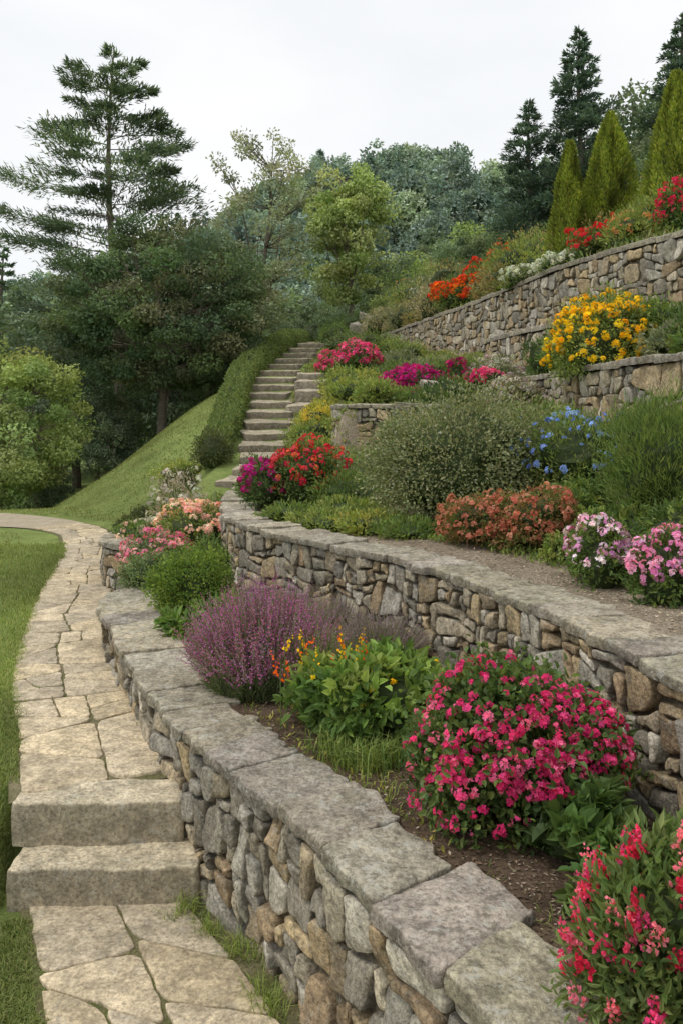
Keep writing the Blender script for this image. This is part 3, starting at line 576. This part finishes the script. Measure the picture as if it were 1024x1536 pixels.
bush('low_green_shrub',-2.6,14.0,.5,.4,.3,2500,.05,.02,G_Y+G_L,lump=.2)
mb=MB(); n=36000; yy=R.uniform(13.6,33,n); a=R.uniform(-.15,math.pi+.15,n)
HW=([13.6,15,20,28,33],[.2,.23,.28,.33,.4]); HH=([13.6,15,20,28,33],[.45,.5,.6,.65,.6])
hw=np.interp(yy,*HW); hh=np.interp(yy,*HH); xc=xs(yy)-.50-hw*1.05
ex=np.sign(np.cos(a))*np.abs(np.cos(a))**.6; ez=np.abs(np.sin(a))**.5
k=1+.08*sn(np.stack([yy,a],-1),3.3,8); P=np.stack([xc+ex*hw*k,yy,H(xc,yy)-.05+ez*hh*k],1)
D=np.stack([ex,R.normal(size=n)*.3,ez+.3],1)+rdir(n)*.7; leaves(mb,P+R.normal(size=P.shape)*.02,D,rdir(n)+np.array([0,0,1]),.06,.035,pick([(.055,.085,.03),(.07,.105,.035),(.09,.125,.04)],n,.3),False)
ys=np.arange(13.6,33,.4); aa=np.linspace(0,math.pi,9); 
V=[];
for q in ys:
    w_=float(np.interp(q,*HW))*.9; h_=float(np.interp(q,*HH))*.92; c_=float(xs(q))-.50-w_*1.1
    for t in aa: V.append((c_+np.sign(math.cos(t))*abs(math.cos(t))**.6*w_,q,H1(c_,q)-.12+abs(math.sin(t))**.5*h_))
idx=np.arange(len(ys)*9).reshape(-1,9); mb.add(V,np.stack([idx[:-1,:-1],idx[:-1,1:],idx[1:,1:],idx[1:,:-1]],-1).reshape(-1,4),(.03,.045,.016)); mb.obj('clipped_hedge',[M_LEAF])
print('bushes',time.time()-T00,TOT)
def cover(name,region,n,L,W,cols,m=9,up=.6,thr=-.35):
    mb=MB(); x,y_=region(n); z=H(x,y_); keep=sn(np.stack([x,y_],-1),1.3,12)>thr; x,y_,z=x[keep],y_[keep],z[keep]; n=len(x)
    P=np.repeat(np.stack([x,y_,z],1),m,0)+R.normal(size=(n*m,3))*np.array([.05,.05,.012])*L/.06; d=rdir(n*m); d[:,2]=abs(d[:,2])*.6+up
    leaves(mb,P,d,rdir(n*m)+np.array([0,0,1.2]),L*R.uniform(.5,1.3,n*m),W,np.repeat(pick(cols,n,.3),m,0),False)
    return mb.obj(name,[M_LEAF])
def regB(n):
    y_=11.5+R.uniform(0,1,n)*17; u=R.uniform(.03,.98,n); l,r=xBl(y_),x3(y_); return l+(r-l)*u,y_
def regB1(n):
    y_=4.0+R.uniform(0,1,n)*8; l,r=xBl(y_)+np.interp(y_,[4,6,7,9],[.75,.85,.5,.4]),x3(y_); return l+(r-l)*R.uniform(0,1,n),y_
def regC(n):
    y_=R.uniform(5,16,n); l,r=x3(y_)+.3,x4(y_); return l+(r-l)*R.uniform(0,.97,n),y_
def regD(n):
    y_=R.uniform(8,32,n); return x4(y_)+.4+R.uniform(0,1,n)**1.5*9,y_
def regA(n):
    y_=R.uniform(5.2,11.8,n); l,r=xa(y_)+.35,x2(y_); return l+(r-l)*R.uniform(0,1,n),y_
def regA2(n):
    y_=R.uniform(2.9,4.6,n); l,r=W1.x(y_)+.42,x2(y_); return l+(r-l)*R.uniform(0,1,n)**1.5,y_
cover('ground_cover_plants',regB,9000,.08,.025,G_M+G_L+G_Y+G_S,7,.6,-3)
cover('ground_cover_plants',regB1,7000,.045,.014,G_M+G_L,8,.6,-.6)
cover('ground_cover_plants',regC,4500,.08,.022,G_M+G_D,7,.6,-3)
cover('ground_cover_plants',regD,9000,.14,.035,G_M+G_S+[(.16,.15,.07)],7)
cover('ground_cover_plants',regA,1400,.045,.018,G_M+G_L)
cover('ground_cover_plants',regA2,160,.03,.009,G_L+G_Y,7,.5,-.1)
mb=MB(); n=84000; y_=2.6+R.uniform(0,1,n)**1.5*9; u=R.uniform(0,1,n)**1.3
pl=np.where(y_<4.05,xl0(np.minimum(y_,3.7))-.03,np.interp(y_,PC.Q[:,1][:560],PC.Q[:,0][:560])-.39)
x=pl-u*np.interp(y_,[2,12],[1.0,5]); x=np.where(R.uniform(size=n)<.16,pl+R.normal(size=n)*.03+.03*sn(np.stack([y_,y_],-1),6,3),x)
x=np.where((y_>3.6)&(y_<4.15),np.minimum(x,-1.52-R.uniform(0,.1,n)),x)
z=H(x,y_); far=np.interp(y_,[3,10],[1,1.5])
GC=[(.08,.13,.03),(.10,.155,.035),(.125,.18,.045),(.15,.19,.06)]
blades(mb,np.stack([x,y_,z],1),.035*far,.004*far,.7,pick(GC,n,.25)*np.array(1+.25*sn(np.stack([x,y_],-1),2.5,14))[:,None])
mb.obj('grass_blades',[M_TURF])
mb=MB(); n=40000; y_=R.uniform(9,23,n); x=R.uniform(-11,-2.2,n); z=H(x,y_); pd=np.min(np.abs((np.stack([x,y_],1)[:,None,:]-PC.Q[None,::20,:2])).sum(-1),1)
ok=(x<xs(y_)-1.0)&(pd>1.1)&((y_>13)|(x<-4.2)); x,y_,z=x[ok],y_[ok],z[ok]
blades(mb,np.stack([x,y_,z],1),.04,.012,.8,pick([(.10,.145,.035),(.11,.16,.04),(.13,.17,.05),(.15,.17,.06)],len(x),.2)*np.array(1+.2*sn(np.stack([x,y_],-1),.9,14))[:,None]); mb.obj('grass_blades',[M_TURF])
tuft('grass_tuft',[(-.42,3.38),(-.33,3.35),(-.68,3.66),(-.3,3.12),(-.25,3.05),(-.55,3.5)],.085,.004,G_L,80,.8,.03)
tuft('grass_tuft',[(-.9,4.3),(-.98,4.55),(-1.15,4.9),(-1.3,5.2),(-1.42,5.5),(-1.55,5.85),(-.12,2.88),(-.72,3.6),(-.6,3.58)],.05,.004,G_L+G_S,40,.8,.025)
mb=MB(); n=2600; x=R.uniform(-1.4,.1,n); y_=R.uniform(2.3,3.7,n); ok=(x<W1.x(y_)-.03)&(x>W1.x(y_)-.12); x,y_=x[ok],y_[ok]; blades(mb,np.stack([x,y_,x*0+.008],1),.02,.003,.8,pick(G_L+G_S,len(x)))
n=16000; s=R.uniform(.1,9.5,n); u=R.uniform(-1,1,n); P=PC.pos(s)[:,:2]+PC.nor(s)*(u*pwid(s))[:,None]; kk=sn(P,3.0,23)>.35; P=P[kk]; blades(mb,np.c_[P,np.full(len(P),.374)],.021,.003,.8,pick(G_L+G_S,len(P)))
n=5000; y_=R.uniform(2.3,3.7,n); u=R.uniform(0,1,n); x=xl0(y_)+(W1.x(y_)-.1-xl0(y_))*u; kk=sn(np.stack([x,y_],-1),4.0,29)>.5; blades(mb,np.stack([x[kk],y_[kk],x[kk]*0+.004],1),.019,.003,.8,pick(G_L+G_S,int(kk.sum())))
mb.obj('joint_grass',[M_LEAF])
mb=MB(); n=10000; y_=R.uniform(1.7,6,n); l,r=W1.x(y_)+.4,x2(y_)-.02; x=l+(r-l)*R.uniform(0,1,n); P=np.stack([x,y_,H(x,y_)+.004],1)
leaves(mb,P,rdir(n)*np.array([1,1,.25]),rdir(n)*.4+np.array([0,0,1]),R.uniform(.006,.028,n),R.uniform(.004,.012,n),pick([(.16,.12,.08),(.07,.05,.035),(.25,.2,.15),(.11,.08,.05)],n,.3),False); 
y_=R.uniform(3.2,9,n); l=x2(y_)+.3; x=l+R.uniform(0,.9,n); P=np.stack([x,y_,H(x,y_)+.004],1)
leaves(mb,P,rdir(n)*np.array([1,1,.25]),rdir(n)*.4+np.array([0,0,1]),R.uniform(.006,.028,n),R.uniform(.004,.012,n),pick([(.3,.24,.17),(.14,.11,.08),(.36,.3,.22),(.24,.19,.14)],n,.3),False)
mb.obj('bark_mulch',[M_CHIP])
print('ground',time.time()-T00,TOT)
# ------------------------------------------------------------------ trees
def treemesh(h,rx,rz,n,L,cols,K=70,tr=.15,seed=1,flat=.75,cr0=.24,lump=.2,W=.6,lo=.3,bark=(.1,.085,.07)):
    global R
    R0=R; R=np.random.default_rng(seed); mb=MB(); C=np.array([0,0,h-rz]); Rr=np.array([rx,rx,rz])
    d=rdir(K); lf=1+lump*sn(d,2.2,seed)+lump*.5*sn(d,5,seed+2); rad=R.uniform(lo,1,K)**.55
    cp=C+d*Rr*(lf*rad)[:,None]; cr=cr0*rx*R.uniform(.55,1.25,K)
    ts=np.linspace(0,1,8); top=C+np.array([0,0,rz*.6]); tp=np.outer(1-ts,[0,0,-.6])+np.outer(ts,top)+np.c_[.03*h*np.sin(ts*5+seed),.02*h*np.cos(ts*4+seed),0*ts]*ts[:,None]
    tube(mb,tp,tr*(1-.88*ts)+.01,8,bark)
    npr=8; pe=C+rdir(npr)*Rr*.55; pe[:,2]=np.maximum(pe[:,2],C[2]-rz*.4)
    pm=[]
    for q in pe:
        t0=R.uniform(.35,.7); b=np.array([np.interp(t0,ts,tp[:,k]) for k in range(3)]); m=(b+q)/2+np.array([0,0,-.04*h])*R.uniform(0,1); pts=[b,b*.6+m*.4,m,q]; tube(mb,pts,np.array([.4,.3,.22,.12])*tr,5,bark); pm.append(np.array(pts))
    allp=np.concatenate(pm+[tp[3:]])
    for c in cp:
        k=np.argmin(((allp-c)**2).sum(1)+ (allp[:,2]>c[2])*2); b=allp[k]; m=(b+c)/2+rdir(1)[0]*.05*rx; tube(mb,[b,m,c],np.array([.12,.08,.04])*tr+.004,4,bark)
    k=R.integers(K,size=n); g=rdir(n)*(R.uniform(.3,1,n)**.5)[:,None]; P=cp[k]+g*cr[k][:,None]*np.array([1.15,1.15,flat])
    D=g*.5+rdir(n)*.8+np.array([0,0,-.1]); ct=pick(cols,K,.22)[k]*R.uniform(.7,1.3,(n,1))
    leaves(mb,P,D,g+rdir(n)*.5+np.array([0,0,.5]),L*R.uniform(.6,1.3,n),L*W*R.uniform(.7,1.2,n),ct,False)
    R=R0; return mb
def conmesh(h,prof,n,cols,seed,nb=90,z0f=.12,droop=.1,needle=.16,tr=.18,pad=.22,nw=.03,irr=.25,bark=(.09,.075,.065),flat=.25,rise=.15,inner=.25,cl=7,zend=1.0):
    global R
    R0=R; R=np.random.default_rng(seed); mb=MB(); ts=np.linspace(0,1,10)
    tp=np.c_[.012*h*np.sin(ts*6),.01*h*np.cos(ts*5),ts*h-.6*(1-ts)]; tube(mb,tp,tr*(1-.93*ts)+.01,8,bark)
    Ps=[];per=n//nb
    for i in range(nb):
        t=z0f+(zend-z0f)*((i+R.uniform(0,1))/nb)**.9; a=i*2.4+R.normal()*.4; r=np.interp(t,*prof)*R.uniform(1-irr,1+irr*.6)
        b=np.array([np.interp(t,ts,tp[:,0]),np.interp(t,ts,tp[:,1]),t*h]); d=np.array([math.cos(a),math.sin(a),0]); u=np.linspace(0,1,5)
        br=b+np.outer(u*r,d)+np.outer(rise*r*u-droop*r*u**2,[0,0,1]); tube(mb,br,(tr*.22*(1-.85*u)+.006)*max(.35,1-t),4,bark)
        m=max(30,int(per*r/np.mean(prof[1]))); s=np.array([-d[1],d[0],0])
        cen=R.uniform(inner,1.0,cl); cs=R.normal(size=cl)*pad*r*.8; kk=R.integers(cl,size=m); w=np.clip(cen[kk]+R.normal(size=m)*.09,.1,1.05)
        Q=np.stack([np.interp(w,u,br[:,k]) for k in range(3)],1); side=cs[kk]*(.4+.6*np.sin(np.pi*np.clip(w,.1,.95)))+R.normal(size=m)*pad*r*.35
        Q=Q+np.outer(side,s)+R.normal(size=(m,3))*np.array([.06,.06,flat*.35])*(pad*r)+np.outer(R.uniform(0,.12,m)*pad*r,[0,0,1])
        Ps.append((Q,np.outer(np.ones(m),d)*.7+np.outer(np.sign(side)*.5,s),np.full(m,R.uniform(.7,1.25))))
    P=np.concatenate([p[0] for p in Ps]); D=np.concatenate([p[1] for p in Ps])+rdir(sum(len(p[0]) for p in Ps))*.6+np.array([0,0,.25]); t=np.concatenate([p[2] for p in Ps]); n=len(P)
    leaves(mb,P,D,rdir(n)*.6+np.array([0,0,1]),needle*R.uniform(.6,1.3,n),nw*R.uniform(.7,1.3,n),pick(cols,n,.25)*t[:,None],False)
    R=R0; return mb
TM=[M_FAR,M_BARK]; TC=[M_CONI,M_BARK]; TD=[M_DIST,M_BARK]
def put(mb,name,x,y_,z=None,sc=1,rz=0,mt=None): return link(name,mb.mesh(name,mt or TM),None,(x,y_,H1(x,y_) if z is None else z),(sc,)*3,rz)
PN=[(.030,.046,.030),(.042,.060,.038),(.055,.073,.044)]
put(conmesh(16.6,([.3,.42,.5,.6,.7,.8,.88,.95,1],[2.8,4.5,4.1,3.8,3.4,2.8,2.1,1.5,1.0]),38000,PN,5,nb=58,z0f=.36,droop=.0,needle=.26,tr=.26,pad=.22,nw=.055,irr=.32,flat=.3,rise=.2,inner=.42,cl=8,zend=.99),'pine_tree',-8.7,32,-.7,mt=TC)
DK=[(.036,.054,.027),(.043,.062,.03),(.050,.068,.032),(.032,.048,.025)]
put(treemesh(6.8,3.0,2.5,62000,.115,DK+[(.058,.062,.034)],K=230,tr=.17,seed=12,cr0=.16,lump=.08,flat=.6,lo=.45),'round_crown_tree',-5.3,24.5,.95)
put(treemesh(4.4,1.75,2.0,26000,.10,[(.10,.12,.04),(.12,.14,.05),(.075,.095,.035)],K=110,tr=.1,seed=15,cr0=.22,lo=.4),'light_green_tree',-8.4,20.5,-.3)
put(treemesh(3.0,1.2,1.3,12000,.09,[(.10,.12,.05),(.085,.105,.04)],K=60,tr=.06,seed=16,cr0=.25),'light_green_tree',-7.9,18.4,-.6)
put(treemesh(12.4,2.0,4.6,9500,.14,[(.11,.12,.08),(.13,.14,.09),(.09,.10,.06)],K=130,tr=.17,seed=22,cr0=.2,lump=.25,bark=(.25,.22,.18)),'sparse_birch_tree',-3.2,34,1.6)
put(treemesh(10.7,1.75,3.3,16000,.15,[(.11,.13,.05),(.13,.15,.06),(.10,.12,.045)],K=80,tr=.13,seed=25,cr0=.26,lump=.22,bark=(.25,.21,.16)),'light_green_birch_tree',.3,33,2.0)
types=[treemesh(8,2.9,3.4,10000,.22,[(.06,.082,.044),(.075,.097,.052),(.05,.068,.04)],K=80,tr=.2,seed=31,cr0=.24).mesh('woodland_tree_a',TM),
 treemesh(8,2.5,3.6,9000,.22,[(.10,.125,.048),(.085,.107,.043),(.12,.14,.053)],K=70,tr=.2,seed=32,cr0=.26).mesh('woodland_tree_b',TM),
 treemesh(8,2.7,3.7,10000,.22,[(.042,.058,.036),(.054,.070,.042)],K=80,tr=.2,seed=33,cr0=.24).mesh('woodland_tree_c',TM),
 conmesh(9,([0,.15,.5,1],[2.2,2.4,1.5,.1]),10000,[(.03,.05,.032),(.04,.063,.038)],34,nb=60,z0f=.08,needle=.25,nw=.09,pad=.3).mesh('woodland_tree_d',TC)]
W=empty('background_woodland')
def inst(k,x,y_,z,s,sz=None): link('tree_%d'%k,types[k],W,(x,y_,z),(s,s,sz or s),R.uniform(0,6.28))
for (k,x,y_,z,s) in [(2,-12.5,30,-1,.92),(3,-15,33,-1,1.0),(2,-10.8,34,-1,.98),(0,-8.3,38,-1,.98),(2,-6,33,-.5,.9),(0,-13.5,40,-1,1.2),(3,-17,42,-1,1.3),(3,-12,44,-1,1.1),
  (0,-5.0,40,0,.98),(0,-2.0,44,1,1.05),(2,.5,42,1,1.0),(0,-7,50,-1,1.2),(2,-3,52,0,1.2),(1,3.4,40,3,.9),(0,5.2,41,4,.9),(2,4.3,46,3,1.0),(1,7.4,46,5,1.0),(0,2.2,50,1,1.15),(1,8.6,50,5,1.0),(0,10,44,6,.85),(2,12,46,6.5,.95),(1,3.3,34,4.0,.55),(0,5.6,34,5.3,.55),(2,2.2,37,3.2,.8),(0,7.6,34,5.8,.58),(2,9.5,36,6.5,.65),
  (2,12.3,32,7.6,.85),(0,14.2,32,8.5,1.0),(0,11.6,30,7.6,.6),(2,10.5,27,7.2,.5),(0,9.2,25,6.9,.42),(1,8.3,27,6.4,.4),(2,16,36,9,1.2),(0,12.5,40,8,1.1),
  (2,-9.5,26,-.8,.55),(2,-7.3,25,0,.45),(0,-11.8,24,-1.2,.6),(2,-3.6,29,1.0,.42),(0,-2.6,31,2.2,.42),(2,-1.2,32,3,.38),(2,-8,22.6,-.9,.3),(2,-6.6,24,.0,.3),(0,-4.2,27,1.2,.42),(2,-14,27,-1,.8),(1,1.6,32,4.4,.3),(0,2.6,31,4.7,.33),(0,-.2,31.5,4,.3)]: inst(k,x,y_,z,s)
SP=[(.024,.040,.031),(.032,.051,.038),(.042,.062,.045)]
sp=([0,.1,.3,.6,.85,1],[1.7,2.0,1.8,1.25,.6,.1])
put(conmesh(9.6,sp,30000,SP,51,nb=120,z0f=.05,droop=.2,rise=.35,needle=.2,nw=.06,pad=.28,irr=.35,flat=.6),'spruce_tree',8.6,30,6.4,mt=TC)
put(conmesh(7.6,sp,20000,SP,52,nb=90,z0f=.05,droop=.2,rise=.35,needle=.2,nw=.06,pad=.28,irr=.35,flat=.6),'spruce_tree',7.0,31,6.3,.98,mt=TC)
put(conmesh(9.6,sp,26000,SP,53,nb=110,z0f=.05,droop=.2,rise=.35,needle=.2,nw=.06,pad=.28,irr=.35,flat=.6),'spruce_tree',11.9,29,6.4,mt=TC)
def cypress(x,y_,h,r):
    mb=MB(); z0=H1(x,y_)-.05; n=int(17000*r/.5); t=R.uniform(0,1,n)**1.1; a=R.uniform(0,6.28,n)
    PX=([0,.06,.25,.45,.7,.88,1],[.72,.92,1,.86,.55,.28,.03]); sd=int(x*10)
    pr=np.interp(t,*PX); d=np.stack([np.cos(a),np.sin(a),0*a],1)
    q3=np.stack([np.cos(a)*r*2,np.sin(a)*r*2,t*h*.8],-1); ln=sn(q3,6,sd); l2=sn(q3,15,3)
    lf=1+.14*ln+.10*l2
    P=np.array([x,y_,z0])+d*(r*pr*lf*R.uniform(.8,1,n))[:,None]; P[:,2]+=t*h
    leaves(mb,P,d*.7+np.array([0,0,1.])+rdir(n)*.5,d+rdir(n)*.4,.085*R.uniform(.6,1.3,n),.028,pick([(.06,.09,.017),(.085,.12,.02),(.11,.145,.025),(.14,.165,.032)],n,.2)*(1+.3*ln+.15*l2)[:,None],False)
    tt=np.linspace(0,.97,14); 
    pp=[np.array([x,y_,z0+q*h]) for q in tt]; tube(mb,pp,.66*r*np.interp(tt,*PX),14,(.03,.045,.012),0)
    mb.obj('cypress_tree',[M_LEAF,M_BARK])
cypress(4.37,16,2.55,.38); cypress(5.32,16.5,2.9,.6); cypress(5.62,14,2.75,.53)
def hh(x,y_):
    top=np.interp(x,[-90,-60,-45,-24,-12,0,7,14,20,60,100],[6,9,11,17,24.5,29.5,31,30,27.5,30,26]); return -2+(top+2)*sstep(52,112,y_)-6*sstep(118,200,y_)+1.2*sn(np.stack([x,y_],-1),.12,17)
xsg=np.linspace(-110,120,90); ysg=np.linspace(50,210,60); X,Y=np.meshgrid(xsg,ysg); Z=hh(X,Y); idx=np.arange(X.size).reshape(X.shape)
mb=MB(); mb.add(np.stack([X,Y,Z],-1).reshape(-1,3),np.stack([idx[:-1,:-1],idx[:-1,1:],idx[1:,1:],idx[1:,:-1]],-1).reshape(-1,4),(.1,.1,.1)); mb.obj('forested_hill',[M_FOREST],True)
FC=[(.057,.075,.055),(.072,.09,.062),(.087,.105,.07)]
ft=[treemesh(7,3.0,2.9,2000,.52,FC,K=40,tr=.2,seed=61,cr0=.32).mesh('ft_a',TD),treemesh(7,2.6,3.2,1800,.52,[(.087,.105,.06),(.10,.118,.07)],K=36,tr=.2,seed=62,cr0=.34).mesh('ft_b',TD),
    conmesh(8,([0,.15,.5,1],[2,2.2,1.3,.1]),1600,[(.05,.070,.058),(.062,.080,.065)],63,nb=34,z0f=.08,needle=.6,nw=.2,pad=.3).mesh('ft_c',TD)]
F=empty('distant_forest')
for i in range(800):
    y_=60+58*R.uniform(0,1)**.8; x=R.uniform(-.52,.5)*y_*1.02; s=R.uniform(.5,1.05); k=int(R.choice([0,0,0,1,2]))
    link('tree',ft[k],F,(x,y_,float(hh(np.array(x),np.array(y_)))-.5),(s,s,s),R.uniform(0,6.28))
mb=MB(); g=np.linspace(-2500,2500,21); X,Y=np.meshgrid(g,g); idx=np.arange(X.size).reshape(X.shape)
mb.add(np.stack([X,Y,X*0-2.4],-1).reshape(-1,3),np.stack([idx[:-1,:-1],idx[:-1,1:],idx[1:,1:],idx[1:,:-1]],-1).reshape(-1,4),(.1,.1,.1)); mb.obj('ground',[M_FOREST])
print('trees',time.time()-T00,TOT)
# ------------------------------------------------------------------ sky, sun, camera
w=bpy.data.worlds.new('World'); scene.world=w; w.use_nodes=True; nt=w.node_tree; ns,ls=nt.nodes,nt.links; ns.clear()
sky=N(ns,'ShaderNodeTexSky',sky_type='NISHITA'); sky.sun_disc=False
tc=N(ns,'ShaderNodeTexCoord'); mp=N(ns,'ShaderNodeMapping'); mp.inputs['Scale'].default_value=(1,1,2.5); ls.new(tc.outputs['Generated'],mp.inputs[0])
n1=N(ns,'ShaderNodeTexNoise',_in={'Scale':1.6,'Detail':6,'Roughness':.5}); ls.new(mp.outputs[0],n1.inputs[0])
r=ns.new('ShaderNodeMapRange'); r.data_type='FLOAT_VECTOR'
ls.new(n1.outputs[0],r.inputs['Vector'])
r.inputs[7].default_value=(.3,.3,.3); r.inputs[8].default_value=(.7,.7,.7); r.inputs[9].default_value=(6.6,6.8,7.0); r.inputs[10].default_value=(8.1,8.15,8.2)
c=mix(ns,ls,'MIX',sky.outputs[0],r.outputs['Vector'],.95)
bg=N(ns,'ShaderNodeBackground',_in={'Strength':.13}); ls.new(c,bg.inputs[0]); o=N(ns,'ShaderNodeOutputWorld'); ls.new(bg.outputs[0],o.inputs[0])
w.cycles.sampling_method='MANUAL'; w.cycles.sample_map_resolution=256
L=bpy.data.lights.new('sun','SUN'); L.energy=1.5; L.angle=math.radians(14); L.color=(1,.95,.87); so=bpy.data.objects.new('sun',L); scene.collection.objects.link(so)
dv=Vector((-.6,-.2,1.15)); so.rotation_euler=dv.to_track_quat('Z','Y').to_euler()
sky.sun_elevation=math.atan2(dv.z,math.hypot(dv.x,dv.y)); sky.sun_rotation=math.atan2(dv.x,dv.y)
cam=bpy.data.cameras.new('camera'); co=bpy.data.objects.new('camera',cam); scene.collection.objects.link(co); scene.camera=co
co.location=(0,0,2.2); co.rotation_euler=(math.radians(90),0,0); cam.sensor_fit='VERTICAL'; cam.sensor_height=36; cam.sensor_width=24; cam.lens=36*1250/1536; cam.shift_y=-148/1536
cam.clip_start=.05; cam.clip_end=6000
scene.view_settings.view_transform='Standard'; scene.view_settings.look='None'; scene.view_settings.exposure=0
